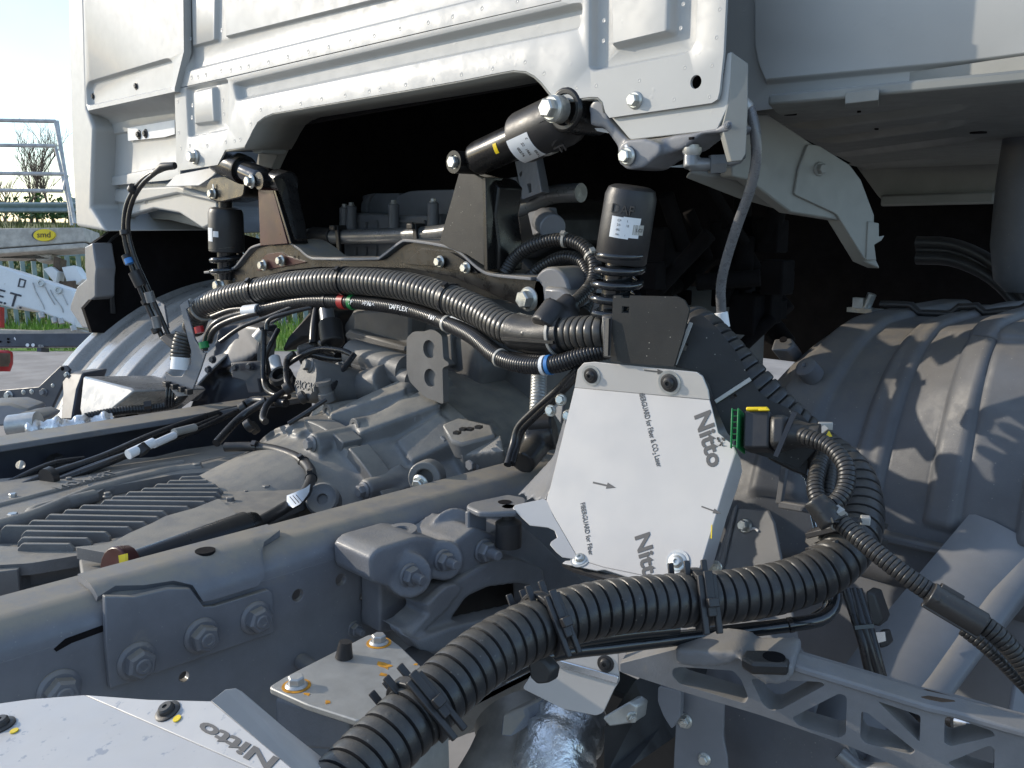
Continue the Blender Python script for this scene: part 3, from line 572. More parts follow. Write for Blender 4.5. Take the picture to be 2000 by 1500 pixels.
# shield at the lower left corner
z2 = PZ(1.05); s2 = thing('heat_shield', z2(250, 1450), 'white heat shield lying flat at the lower left corner with black screws', 'heat shield')
pts = [(-120, 1390), (60, 1365), (165, 1357), (290, 1366), (380, 1377), (410, 1370), (440, 1347), (460, 1344), (472, 1350), (560, 1425), (655, 1500), (760, 1600), (-120, 1700)]
pz2 = Pl((-.05, -.16, .98), z2(250, 1450)); a_, b_, c_ = pz2(380, 1377), pz2(-120, 1385), 0
MB().prism(pz2.L([(-120, 1390), (60, 1365), (165, 1357), (400, 1460), (629, 1560), (640, 1640), (-120, 1700)]), -pz2.n*.002).build('face', film_top, s2, bevel=.0006)
ld_ = (pz2(629, 1560)-pz2(165, 1357)).normalized(); nb_ = V((.42, -.28, .86)); pzb = Pl(nb_-ld_*nb_.dot(ld_), pz2(165, 1357))
MB().prism([pz2(165, 1357)]+pzb.L([(290, 1366), (412, 1369), (570, 1500), (642, 1560)])+[pz2(629, 1560), pz2(400, 1460)], -pzb.n*.002).build('turned_face', film_top, s2, bevel=.0006)
q0, q1 = pzb(412, 1369), pzb(642, 1560); q2 = Pl((.62, -.45, .64), q0)
MB().prism([q0, q1]+q2.L([(720, 1565), (655, 1500), (560, 1425), (472, 1350), (460, 1344), (440, 1347)]), -q2.n*.002).build('side_fold', film, s2, bevel=.0006)
for x, y, r in ((328, 1390, 25), (2, 1418, 27)):
    pq = pzb if x > 200 else pz2; p = pq(x, y); bolt(p, pq.n, r*dep(p)/F, black_matt, s2, 'button'); k = pq.off(.0004)(x+18, y+14) if x > 200 else pq.off(.0004)(x+26, y+10); MB().lathe(k, pq.n, [(0, .003), (.0008, .003), (.0008, .0001)], 12).build('paint_dot', yellow, s2)
for s, a, b, h in (('Nitto', (400, 1408), (552, 1478), 40),):
    textp(s, pzb, (548, 1484), (398, 1408), h, ink, s2, bold=.03)
# shield below the hose
p3 = PN((.35, -.93, .12), 1140, 1320, .92); s3 = thing('heat_shield', p3(1140, 1320), 'bluish aluminium heat shield below the thick hose above the exhaust', 'heat shield')
MB().prism(p3.L(rnd([(1020, 1345), (1080, 1250), (1205, 1240), (1210, 1330), (1200, 1345), (1178, 1392), (1165, 1398), (1100, 1385)], 6)), -p3.n*.002).build('face', film, s3, bevel=.0006)
MB().bar(p3.off(.002)(1080, 1292), p3.off(.002)(1208, 1328), .008, .003, p3.n).build('fold_line', bare_al, s3, bevel=.001)
boltp(p3, 1183, 1296, 17, black_matt, s3, 'torx')
MB().prism(PN((.7, -.7, .1), 1210, 1400, .95).L([(1175, 1402), (1230, 1370), (1245, 1380), (1240, 1412), (1190, 1420)]), (-.0, .02, 0)).build('clamp_block', steel, s3, bevel=.002)
boltd(1234, 1400, .93, (.8, -.5, 0), 12, zinc, s3, 'nut')
# ---------------------------------------------------------------- gearbox
gb = thing('gearbox', (-1.235, .5, .85), 'dusty grey gearbox with finned top cover and bell housing lying between the rails', 'gearbox')
gp = Pl((-.02, .03, 1), (-1.2, .5, 1.012))
outl = rnd([(-120, 1110), (-120, 945), (60, 930), (150, 900), (300, 893), (360, 878), (430, 868), (540, 872), (600, 905), (612, 950), (600, 975), (560, 990), (470, 1035), (440, 1050), (150, 1085), (60, 1100)], 10)
bay = rnd([(347, 926), (408, 922), (432, 940), (440, 956), (428, 976), (380, 996), (320, 1012), (262, 1040), (215, 1058), (150, 1068), (28, 1068), (-60, 1062), (-60, 1030), (50, 1006), (160, 968), (192, 962), (206, 952)], 8)
mb = MB(); a = gp.L(outl); mb.prism(a, (0, 0, -.014), [gp.L(bay)]); mb.build('top_cover', gear_grey, gb, bevel=.003, seg=3)
cx, cy = sum(p.x for p in a)/len(a), sum(p.y for p in a)/len(a)
mb = MB(); mb.prism([V((cx+(p.x-cx)*.90, cy+(p.y-cy)*.97, p.z-.0145)) for p in a], (0, 0, -.13)); mb.build('cover_skirt', gear_grey, gb, bevel=.004)
fins = [(347, 932, 397, 930), (323, 939, 410, 938), (298, 946, 425, 946), (272, 954, 434, 954), (243, 961, 430, 962), (213, 970, 425, 971), (195, 977, 405, 980), (152, 987, 372, 990), (120, 996, 325, 999), (87, 1005, 313, 1010), (53, 1017, 287, 1020), (0, 1027, 257, 1030), (40, 1037, 213, 1040), (33, 1050, 177, 1052), (33, 1062, 143, 1063)]
for x0, y0, x1, y1 in fins:
    a, b = gp.off(.009)(x0, y0), gp.off(.009)(x1, y1); n = gp.n.cross((b-a).normalized())*.0028
    e = (b-a).normalized()*.008; k = V((0, 0, -.0275))
    MB().prism([a+k-e*.5, a-V((0, 0, .006)), a+e*.7, b-e*.7, b-V((0, 0, .006)), b+k], n*2).build('cooling_fin', gear_grey, gb, bevel=.0008)
# raised rails, ribs and the sloping shelf
for pts, r in (([(-60, 1040), (0, 1022), (60, 1005), (150, 968), (195, 952), (330, 920), (395, 912)], .011), ([(-60, 1002), (60, 972), (180, 940), (300, 912), (360, 902)], .008), ([(60, 1005), (75, 992), (190, 962)], .010)):
    MB().tube(crom([gp(x, y)-V((0, 0, r*.45)) for x, y in pts], .01), r, 14).build('cover_rib', gear_grey, gb, smooth=80)
for pts in ([(440, 940), (590, 915)], [(440, 925), (575, 900)], [(430, 910), (545, 893)], [(410, 895), (520, 880)], [(475, 940), (560, 926)], [(380, 905), (470, 886)]):
    MB().tube(crom([gp(x, y)-V((0, 0, .0015)) for x, y in (pts[0], ((pts[0][0]+pts[1][0])/2, (pts[0][1]+pts[1][1])/2-1), pts[1])], .01), .003, 8).build('cover_groove', gear_grey, gb, smooth=80)
shp = gp.off(.018); sf = rnd([(146, 1068), (215, 1062), (250, 1042), (300, 1020), (322, 1008), (380, 992), (428, 973), (462, 1003), (440, 1022), (360, 1048), (270, 1076), (215, 1081)], 5)
MB().prism(shp.L(sf), (0, 0, -.014)).build('shelf', gear_grey, gb, bevel=.002)
MB().prism(shp.off(-.021).L([(150, 1070), (250, 1042), (300, 1030), (262, 1078), (195, 1128), (158, 1120)]), (0, 0, -.03)).build('shelf_web', gear_grey, gb, bevel=.003)
for x, y, r in ((25, 1012, 14), (385, 913, 12), (450, 978, 11), (480, 960, 5), (520, 955, 11), (577, 933, 12), (200, 1042, 10), (210, 967, 9), (178, 953, 10), (25, 970, 10), (455, 982, 4), (545, 895, 8), (470, 880, 8), (135, 937, 8)):
    q = gp(x, y); bolt(q-V((0, 0, .002)), (0, 0, 1), r*dep(q)/F, gear_grey if x > 100 else steel, gb, 'hex')
q = gp.off(-.02)(88, 1092); MB().cyl(q-V((0, 0, .07)), q, .017, 22).build('bolt_boss', gear_grey, gb, bevel=.003); bolt(q, (0, 0, 1), .0145, steel, gb, 'hex')
q = gp.off(-.03)(475, 985); 
text('TRAXON', gp.off(.0085)(232, 924), gp(30, 982)-gp(230, 925), V((-1, 1, 0)), .026, gear_grey, gb, ext=.0012)
# lower left corner of the casing
MB().prism(gp.off(-.004).L(rnd([(-80, 1072), (30, 1070), (52, 1078), (62, 1092), (40, 1104), (36, 1112), (-80, 1126)], 5)), (0, 0, -.04)).build('corner_block', gear_grey, gb, bevel=.005, seg=3)
MB().prism(gp.off(-.034).L(rnd([(-80, 1110), (40, 1108), (60, 1116), (80, 1122), (78, 1134), (120, 1130), (160, 1118), (175, 1124), (120, 1146), (40, 1158), (-80, 1176)], 5)), (0, 0, -.02)).build('corner_flange', gear_grey, gb, bevel=.004, seg=3)
MB().prism(gp.off(-.012).L([(60, 1076), (150, 1068), (158, 1084), (120, 1092), (62, 1100)]), (0, 0, -.06)).build('corner_web', gear_grey, gb, bevel=.004)
# bell housing: stepped cone with bosses, cast in one piece
AX, AZ = -1.235, .80
mb = MB(); mb.lathe((AX, 0, AZ), (0, 1, 0), [(.40, .16), (.45, .19), (.6, .215), (.72, .245), (.765, .258), (.768, .272), (.798, .272), (.80, .262), (.9, .30), (.912, .325), (.95, .325), (.955, .33), (1.3, .33)], 64)
bos = [(735, 737, 1.60, .017, .10), (787, 766, 1.55, .017, .10), (815, 816, 1.47, .017, .09), (873, 861, 1.42, .017, .08), (927, 906, 1.36, .018, .08), (610, 866, 1.45, .019, .10), (712, 957, 1.30, .018, .12), (507, 846, 1.58, .015, .08), (640, 752, 1.62, .012, .06)]
PRF = [(.40, .16), (.45, .19), (.6, .215), (.72, .245), (.765, .258), (.80, .262), (.9, .30), (.912, .325), (1.3, .33)]
def S(px, py, lift=0):
    r = ray(px, py); d = .9
    while d < 2.4:
        p = CAMP+r*d
        if math.hypot(p.x-AX, p.z-AZ) < (lerp1(PRF, p.y) if p.y > .4 else .16)+lift: break
        d += .002
    return p
def lerp1(tab, v):
    for (a, b), (c, e) in zip(tab, tab[1:]):
        if v <= c: return b+(e-b)*max(0, (v-a)/(c-a))
    return tab[-1][1]
def upv_(p): return V((p.x-AX, 0, p.z-AZ)).normalized()
BP = [S(x, y, .017) for x, y, *_ in bos]
for p in BP: mb.cyl(p, p+V((0, .10, 0)), .0165, 20); mb.bar(p-upv_(p)*.012+V((0, .004, 0)), p-upv_(p)*.012+V((0, .1, 0)), .026, .03, upv_(p))
def web(a, b, wd, h, wd2=None):
    a, b = S(*a, h), S(*b, h); ua, ub = upv_(a), upv_(b); t = (b-a).normalized(); xa, xb = t.cross(ua).normalized(), t.cross(ub).normalized(); wd2 = wd2 or wd
    mb.loft([[a+xa*wd*.5, a-xa*wd*.5, a-xa*wd*.8-ua*.05, a+xa*wd*.8-ua*.05], [b+xb*wd2*.5, b-xb*wd2*.5, b-xb*wd2*.8-ub*.05, b+xb*wd2*.8-ub*.05]])
for a, b, wd, h, w2 in (((644, 806), (790, 748), .026, .022, .05), ((697, 836), (850, 770), .030, .022, .055), ((612, 870), (668, 842), .034, .016, .03), ((712, 962), (800, 925), .030, .016, .045), ((512, 846), (610, 812), .028, .014, .03), ((575, 845), (650, 806), .02, .010, .02), ((790, 880), (880, 830), .05, .012, .06), ((925, 908), (1000, 880), .03, .016, .03)): web(a, b, wd, h, w2)
OB = [S(641, 804, .018), S(694, 833, .018)]
for p in OB: mb.cyl(p, p+V((0, .06, 0)), .014, 18)
mb.prism([D(*p) for p in ((552, 836, 1.46), (575, 820, 1.46), (612, 822, 1.46), (618, 858, 1.46), (560, 862, 1.46))], (-.01, .05, .0))
mb.prism([D(*p) for p in ((757, 735, 1.56), (800, 728, 1.56), (802, 746, 1.56), (760, 756, 1.56))], (0, .05, 0))
mb.prism([D(*p) for p in ((815, 776, 1.5), (865, 772, 1.47), (930, 830, 1.42), (980, 850, 1.36), (985, 880, 1.34), (900, 890, 1.38))], (-.02, .03, -.08))
mb.build('bell_housing', gear_grey, gb, remesh=.0034, it=6)
for p in BP: bolt(p+V((0, -.0005, 0)), (0, -1, 0), .0128, bolt_grey, gb, 'hex')
# ring segments around the joint
for a0, a1 in ((28, 47), (50, 66), (69, 92), (8, 25)):
    mb = MB(); rg = [[V((AX+math.cos(R(a0+(a1-a0)*i/10))*rr, yy, AZ+math.sin(R(a0+(a1-a0)*i/10))*rr)) for rr, yy in ((.262, .766), (.281, .766), (.281, .803), (.262, .803))] for i in range(11)]
    mb.loft(rg).build('joint_flange', gear_grey, gb, bevel=.002)
for p in OB:
    MB().lathe(p+V((0, -.001, 0)), (0, -1, 0), [(-.012, .0135), (.001, .0135), (.002, .0125), (.002, .007), (-.01, .0065), (-.01, .0001)], 20).build('open_boss', gear_grey, gb)
MB().lathe(D(630, 975, 1.27), (.55, -.6, .5), [(-.02, .024), (.003, .024), (.006, .021), (.002, .016), (.002, .008), (-.004, .007), (-.004, .0001)], 24).build('plug', gear_grey, gb)
# shift lever block on the right of the housing
mb = MB()
mb.prism([D(*p) for p in ((862, 828, 1.40), (895, 815, 1.42), (960, 828, 1.38), (968, 850, 1.36), (900, 868, 1.37), (880, 862, 1.38))], (0, .01, -.03)); mb.build('lever_block', gear_grey, gb, bevel=.004)
for x, y in ((893, 845), (905, 838), (918, 838), (935, 834)): MB().box(D(x, y, 1.36), (.009, .003, 0), (-.004, .01, 0), (0, 0, .004)).build('pocket', black_matt, gb)
mb = MB(); mb.lathe(D(828, 935, 1.25), (.5, -.8, .1), [(-.03, .024), (0, .024), (0, .013), (-.02, .013)], 24); mb.prism([D(*p) for p in ((830, 950, 1.25), (860, 935, 1.26), (888, 940, 1.25), (880, 950, 1.24), (850, 962, 1.23), (832, 985, 1.22), (815, 990, 1.22))], (0, .02, -.01)); mb.build('lever_eye', gear_grey, gb, bevel=.002)
bolt(D(822, 942, 1.235), (.3, -.9, -.2), .012, zinc, gb, 'hex')
# ---------------------------------------------------------------- engine
en = thing('engine', (-1.235, 1.4, .8), 'grey engine with ribbed black filter lid and flywheel housing under the cab', 'engine')
ef = PY(1.12)
mb = MB(); mb.prism(ef.L([(668, 640), (690, 605), (760, 600), (800, 590), (960, 612), (1000, 640), (1040, 700), (1040, 900), (800, 800), (660, 760), (580, 760), (600, 700)]), (0, .8, 0)); mb.build('block', engine_grey, en, bevel=.006)
MB().prism(PY(1.30).L([(570, 500), (640, 495), (1010, 490), (1060, 540), (1060, 640), (960, 640), (700, 612), (640, 640), (600, 610), (560, 560)]), (0, .3, 0)).build('upper_block', black_matt, en, bevel=.01)
MB().prism(PY(1.08).L([(690, 608), (758, 604), (800, 612), (800, 672), (760, 690), (690, 672)]), (0, .06, 0)).build('rear_box', engine_grey, en, bevel=.006)
MB().prism(PY(1.06).L([(672, 655), (680, 643), (792, 676), (792, 690), (690, 668), (676, 662)]), (0, .05, 0)).build('ledge', engine_grey, en, bevel=.005)
for q, r in (((690, 690, 1.62), .026), ((700, 708, 1.6), .016)):
    MB().cyl(D(*q), D(q[0]+105, q[1]+33, q[2]-.1), r, 24).build('cross_pipe', engine_grey, en, smooth=60)
pp = PY(.90)
fo = rnd([(794, 660), (808, 647), (825, 648), (845, 642), (863, 655), (866, 702), (876, 708), (876, 714), (864, 718), (866, 790), (828, 775), (800, 745), (794, 724)], 6)
MB().prism(pp.L(fo), (0, .012, 0), [circ(pp, 838, 682, 18, 26), circ(pp, 840, 738, 18, 26)]).build('port_plate', engine_grey, en, bevel=.002)
for x, y in ((838, 682), (840, 739)): MB().lathe(pp(x, y)+V((0, .008, 0)), (0, 1, 0), [(.0, .022), (.012, .022), (.012, .0001)], 28).build('port', engine_grey, en)
MB().prism(PY(1.05).L([(868, 655), (880, 652), (885, 715), (872, 720)]), (0, .05, 0)).build('port_rib', engine_grey, en, bevel=.003)
mb = MB(); mb.prism(PY(1.06).L([(875, 655), (930, 660), (945, 720), (930, 790), (960, 830), (890, 800), (862, 770)]), (0, .3, 0)); mb.build('side_case', engine_grey, en, remesh=.006, it=5)
# round cover with raised maker name
c = D(599, 742, 1.52); ang = V((-.12, -.95, .28)); rc = 44*dep(c)/F
mb = MB().lathe(c, ang, [(-.14, rc*.9), (-.012, rc*.98), (-.003, rc), (.002, rc*.96), (.002, .0001)], 40); mb.build('round_cover', engine_grey, en, smooth=35)
mb = MB(); mb.cyl(c-ang*.1, c-ang*.06+V((.09, .04, .015)), .03, 20); mb.prism([D(*p) for p in ((600, 712, 1.6), (655, 715, 1.62), (665, 760, 1.6), (625, 775, 1.56))], (0, .06, -.02)); mb.build('pump_body', engine_grey, en, remesh=.004, it=5)
bolt(D(606, 714, 1.515), ang, .013, engine_grey, en); bolt(D(668, 718, 1.6), ang, .012, engine_grey, en)
x_ = V((1, -.12, .05)); text('PACCAR', c+ang*.003+V((-.034, 0, -.018)), x_, ang.cross(x_), .02, engine_grey, en, ext=.0016)
MB().lathe(D(637, 772, 1.5), (0, -.2, 1), [(-.01, .014), (.004, .014), (.006, .011), (.02, .011), (.02, .014), (.026, .014), (.026, .0001)], 20).build('lever_cap', engine_grey, en)
# filter housing with lid on top of the engine
fl = thing('filter_housing', D(770, 460, 1.9), 'grey ribbed filter housing with domed lid and round pillars in the engine bay', 'filter housing')
fp = PY(1.30); q = lambda x, y, yy=1.30: PY(yy)(x, y)
mb = MB(); mb.prism([q(668, 462), q(858, 455), q(862, 510), q(672, 512)], (0, .32, 0)); mb.build('lower_shell', mud_grey, fl, bevel=.005)
mb = MB(); mb.prism([q(668, 430), q(690, 415), q(770, 420), q(858, 418), q(858, 451), q(668, 459)], (0, .32, 0)); mb.build('upper_shell', mud_grey, fl, bevel=.006)
mb = MB()
def dome(x0, x1, yt, yb, yy, dy):
    pts = [(x0, yb), (x0+3, (yt+yb)/2), (x0+(x1-x0)*.10, yt+10), (x0+(x1-x0)*.25, yt+2), (x0+(x1-x0)*.5, yt), (x1, yt-1), (x1, yb)]
    mb.prism([q(*p, yy) for p in rnd(pts, 6)], (0, dy, 0))
dome(690, 780, 378, 430, 1.36, .24); dome(765, 900, 371, 432, 1.34, .26); mb.build('lid', mud_grey, fl, bevel=.012, seg=4)
MB().prism([q(*p, 1.352) for p in ((703, 415), (705, 395), (716, 380), (730, 377), (722, 385), (716, 400), (716, 418))], (0, .25, 0)).build('lid_strap', mud_grey, fl, bevel=.004)
for x, t in ((673, 405), (686, 402), (769, 398), (846, 395)):
    a = q(x, 455, 1.285); b = q(x, t, 1.285); MB().cyl(a, b, .0125, 18).build('pillar', mud_grey, fl, bevel=.003); bolt(b, (0, 0, 1), .009, steel, fl, 'hex')
for x0, x1, y0, y1 in ((692, 736, 432, 449), (778, 830, 432, 447), (695, 735, 480, 500)):
    for (a, b) in (((x0, y0), (x1, y0)), ((x0, y1), (x1, y1-1)), ((x0, y0), (x0, y1)), ((x1, y0), (x1, y1)), (((x0+x1)/2, y0), ((x0+x1)/2, y1))): MB().bar(q(*a, 1.296), q(*b, 1.296), .004, .006, (0, -1, 0)).build('rib', mud_grey, fl)
MB().bar(q(668, 461, 1.296), q(858, 453, 1.296), .004, .003, (0, -1, 0)).build('seal', black_matt, fl)
# pipe in front of the filter housing with clips
wp = thing('coolant_pipe', D(740, 460, 1.75), 'grey metal pipe with black clips and collar running in front of the filter housing', 'pipe')
yy = PY(1.2); path = crom([yy(585, 458), yy(640, 462), yy(700, 462), yy(800, 459), yy(880, 452), yy(960, 425), yy(1030, 400), yy(1080, 380), yy(1140, 376)], .01)
MB().tube(path, .0165, 20).build('pipe', pipe_grey, wp, smooth=80)
MB().tube(crom([yy(612, 460), yy(632, 461), yy(652, 462)], .005), .0205, 20).build('collar', black_matt, wp, smooth=60, bevel=.002)
for x, t in ((660, 440), (812, 437)):
    MB().bar(yy.off(.018)(x-2, t), yy.off(.018)(x+4, 505), .012, .006, (0, -1, 0)).build('clip', black_matt, wp, bevel=.001); MB().box(yy.off(.01)(x, t+5), (.02, 0, 0), (0, .035, 0), (0, 0, .012)).build('clip_head', black_matt, wp, bevel=.002)
# things in the dark behind the right tower
br = thing('cable_bracket', D(1040, 380, 1.5), 'dark slotted plastic bracket behind the right suspension tower', 'bracket')
b2 = PN((-.5, -.8, .2), 1040, 360, 1.5)
MB().prism(b2.L([(1005, 315), (1045, 305), (1058, 375), (1020, 390)]), (0, .02, 0), [b2.L([(1030, 360), (1036, 358), (1038, 375), (1033, 377)])]).build('upper_plate', mud_grey, br, bevel=.002)
MB().prism(b2.L([(978, 350), (1005, 345), (1018, 385), (1010, 395), (980, 398)]), (0, .03, 0)).build('side_box', mud_grey, br, bevel=.004)
MB().prism(b2.L([(1030, 415), (1070, 405), (1078, 445), (1040, 460)]), (0, .02, 0)).build('lower_plate', mud_grey, br, bevel=.002)
MB().cyl(b2(1062, 430), b2(1080, 445), .02, 18).build('roller', mud_grey, br, bevel=.002)
for x, y in ((1018, 340), (1042, 430)): boltp(b2, x, y, 6, black_matt, br, 'torx')
MB().prism(PY(1.3).L([(976, 480), (985, 400), (1030, 385), (1075, 420), (1080, 480), (1040, 505), (980, 505)]), (0, .3, 0)).build('housing', black_matt, br, bevel=.01)
mb = MB()
for i in range(46):
    x, y = random.uniform(1270, 1540), random.uniform(430, 625); s = random.uniform(.02, .055); p = D(x, y, random.uniform(1.6, 2.0))
    mb.cyl(p, p+V((random.uniform(-.1, .1), random.uniform(-.1, .1), random.choice((.01, .1, -.08)))), s*.4, 14) if i % 2 else mb.box(p, (s, 0, 0), (0, s, 0), (0, 0, s*1.4))
mb.build('machinery', insul, br, bevel=.003, kind='stuff')
# left support: dark cast bracket and plate behind the far rail
lb = thing('mounting_casting', D(450, 720, 1.95), 'dark blue grey cast support with bolts behind the far rail', 'casting')
mb = MB()
mb.prism([D(*p) for p in ((425, 640, 1.95), (470, 630, 1.95), (510, 640, 1.9), (505, 690, 1.9), (480, 712, 1.92), (430, 720, 1.95), (405, 735, 1.98))], (-.03, .06, 0))
mb.prism([D(*p) for p in ((395, 735, 1.98), (430, 735, 1.96), (400, 805, 1.95), (362, 812, 1.97))], (-.02, .05, 0)); mb.prism([D(*p) for p in ((430, 735, 1.97), (500, 728, 1.95), (545, 790, 1.95), (520, 815, 1.95), (395, 815, 1.97))], (-.03, .1, 0))
mb.cyl(D(376, 762, 1.93), D(400, 758, 1.97), .022, 20); mb.build('casting', dark_navy, lb, remesh=.005, it=5)
MB().lathe(D(376, 762, 1.925), (.5, -.8, .1), [(-.005, .024), (.002, .024), (.002, .011), (-.004, .010), (-.004, .001)], 20).build('bush', frame_grey, lb)
MB().prism([D(*p) for p in ((450, 708, 1.88), (520, 705, 1.86), (520, 740, 1.86), (505, 742, 1.86), (510, 768, 1.86), (484, 768, 1.87), (478, 745, 1.88), (452, 738, 1.88))], (-.004, .012, 0)).build('angle_plate', dark_navy, lb, bevel=.003)
for x, y in ((416, 702), (408, 722), (460, 718), (488, 716)): boltd(x, y, 1.865, (.4, -.8, .1), 8, dark_navy, lb)
MB().prism([D(*p) for p in ((505, 650, 1.88), (520, 648, 1.88), (523, 665, 1.88), (518, 725, 1.87), (500, 728, 1.87), (502, 690, 1.88))], (0, .02, 0)).build('link_plate', engine_grey, lb, bevel=.003)
MB().prism([D(*p) for p in ((560, 660, 1.95), (610, 600, 1.95), (660, 610, 1.95), (650, 700, 1.93), (640, 660, 1.93), (590, 662, 1.93), (545, 690, 1.93))], (0, .08, 0)).build('pipe_bend', black_matt, lb, bevel=.01)
# ---------------------------------------------------------------- cab suspension bridge
bm_ = thing('suspension_bridge', D(720, 520, 1.4), 'black pressed cross beam with two upright towers under the back of the cab', 'cross beam')
yb = PY(.93)
edge = [(408, 534), (455, 528), (470, 522), (492, 495), (505, 484), (545, 474), (568, 474), (590, 486), (614, 505), (640, 508), (740, 508), (758, 502), (790, 478), (808, 473), (880, 484), (908, 496), (945, 528), (975, 540), (1054, 548)]
low = [(1062, 560), (1064, 590), (1050, 610), (1000, 592), (930, 560), (880, 540), (800, 525), (720, 522), (620, 522), (560, 528), (500, 545), (455, 560), (430, 572), (420, 555), (418, 540)]
MB().prism(yb.L(edge+low), (0, .006, 0)).build('web', black_paint, bm_, bevel=.001)
P = yb.off(-.004).L(edge); pth = [p for p in P]; mb = MB()
ring = lambda p, n: [p+V((0, -.012, 0)), p+V((0, .07, 0)), p+V((0, .07, 0))+n, p+V((0, -.012, 0))+n]
pe = crom(P, .006); rs = []
for i, p in enumerate(pe):
    t = (pe[min(i+1, len(pe)-1)]-pe[max(i-1, 0)]).normalized(); n = V((-t.z, 0, t.x))*.005; rs.append(ring(p, n))
mb.loft(rs); mb.build('top_flange', frame_grey, bm_, bevel=.0012)
MB().prism(yb.off(.003).L(rnd([(560, 500), (548, 492), (520, 496), (505, 512), (500, 530), (560, 520), (600, 512)], 6)), (0, .006, 0)).build('stiffener', darkred, bm_, bevel=.003)
MB().prism(yb.off(.004).L(rnd([(790, 516), (822, 485), (880, 492), (912, 512), (935, 535), (900, 530), (850, 520)], 6)), (0, .006, 0)).build('stiffener', black_paint, bm_, bevel=.004)
for x, y, r in ((515, 518, 11), (550, 509, 11), (860, 511, 12), (911, 523, 12)):
    boltp(yb.off(.008), x, y, r, zinc, bm_, 'hex')
for x, y in ((576, 502),): boltp(yb.off(.004), x, y, 3, insul, bm_, 'dimple')
boltp(yb.off(.012), 1033, 584, 24, zinc, bm_, 'hex'); boltp(yb.off(.012), 432, 558, 15, zinc, bm_, 'hex')
MB().cyl(yb(1075, 570), yb(1075, 570)+V((0, .08, 0)), .035, 24).build('bearing', frame_grey, bm_, bevel=.004)
MB().prism(PY(.92).L([(1060, 560), (1095, 562), (1125, 585), (1128, 600), (1085, 612), (1060, 600)]), (0, .05, 0)).build('bearing_block', frame_grey, bm_, bevel=.006)
# towers
def tower(face, side, mt):
    y = PY(.915); MB().prism(y.L(face), (0, .005, 0)).build('tower_face', mt, bm_, bevel=.001)
    a, b = [y(*p) for p in side]; mb = MB(); mb.prism([a+V((-.004, 0, 0)), a+V((.004, 0, 0)), b+V((.004, 0, 0)), b+V((-.004, 0, 0))], (0, .034, 0)); mb.build('tower_side', black_paint, bm_, bevel=.001)
    MB().prism([q+V((0, .034, 0)) for q in (y(*face[0]), y(*side[0]), y(*side[1]), y(*face[-1]))], (0, .005, 0)).build('tower_back', black_paint, bm_)
tower([(504, 372), (505, 368), (532, 366), (562, 476), (508, 480)], ((534, 366), (567, 476)), darkred)
tower([(897, 335), (898, 310), (928, 306), (932, 342), (944, 346), (946, 520), (912, 498), (876, 484), (858, 473)], ((945, 346), (949, 528)), black_dusty)
MB().prism(PY(.93).L([(950, 345), (962, 350), (975, 365), (968, 420), (975, 480), (974, 530), (950, 530)]), (0, .05, 0)).build('tower_cheek', black_paint, bm_, bevel=.003)
MB().prism([D(*p) for p in ((530, 345, 1.50), (550, 336, 1.52), (560, 345, 1.53), (564, 372, 1.53), (585, 470, 1.53), (574, 470, 1.53), (546, 380, 1.52))], (0, .02, 0)).build('tower_cheek', black_paint, bm_, bevel=.003)
# ---------------------------------------------------------------- lateral dampers
def damper(p0, p1, r_rod, r_cov, split, name, label, mrod, mcov):
    """p0 = lower eye, p1 = upper eye"""
    t = thing('lateral_damper', (p0+p1)/2, label, 'damper', 'lateral cab dampers'); ax = (p1-p0).normalized(); L = (p1-p0).length
    MB().lathe(p0, ax, [(.012, r_rod*.7), (.02, r_rod*.95), (.026, r_rod), (L*split+.02, r_rod)], 32).build('tube', mrod, t, smooth=35)
    MB().lathe(p0, ax, [(L*split, r_cov*.9), (L*split, r_cov), (L*split+.004, r_cov*1.03), (L-.03, r_cov*1.03), (L-.02, r_cov*.98), (L-.012, r_cov*.8), (L-.012, .001)], 36).build('cover', mcov, t, smooth=35)
    return t, ax, L
y9 = PY(.90)
p0, p1 = y9(914, 318), y9(1134, 218)
ld, ax, L = damper(p0, p1, .024, .034, .52, 'r', 'black lateral damper rising to the upper right with a white label sticker', black_paint, black_matt)
MB().lathe(p0+V((0, .028, 0)), (0, -1, 0), [(0, .016), (.056, .016), (.056, .010), (0, .010)], 24).build('eye', black_paint, ld)
MB().lathe(p1+V((0, .035, 0)), (0, -1, 0), [(0, .028), (.064, .028), (.067, .025), (.067, .019), (.058, .018), (.058, .001)], 32).build('eye', black_paint, ld, bevel=.001)
bolt(p0+V((0, -.022, 0)), (0, -1, 0), .0125, zinc, ld, roll=.4); MB().lathe(p1+V((-.004, -.034, 0)), (0, -1, 0), [(0, .017), (.014, .017), (.014, .001)], 24).build('sleeve', zinc, ld); bolt(p1+V((-.004, -.048, 0)), (0, -1, 0), .0165, zinc, ld, roll=.4)
def wrap_label(p, ax, r, s0, s1, a0, a1, m, parent, name='label', lift=.0006):
    """sticker bent round a cylinder: from s0 to s1 along the axis, a0..a1 degrees from the viewer's side"""
    ax = ax.normalized(); vw = (CAMP-p); x = (vw-ax*vw.dot(ax)).normalized(); y = ax.cross(x); n = 10; mb = MB()
    f = lambda s, a, e: p+ax*s+(x*math.cos(R(a))+y*math.sin(R(a)))*(r+e)
    mb.loft([[f(s0, a, lift), f(s1, a, lift), f(s1, a, 0), f(s0, a, 0)] for a in [a0+(a1-a0)*i/n for i in range(n+1)]]); mb.build(name, m, parent, smooth=80); return f, x, y
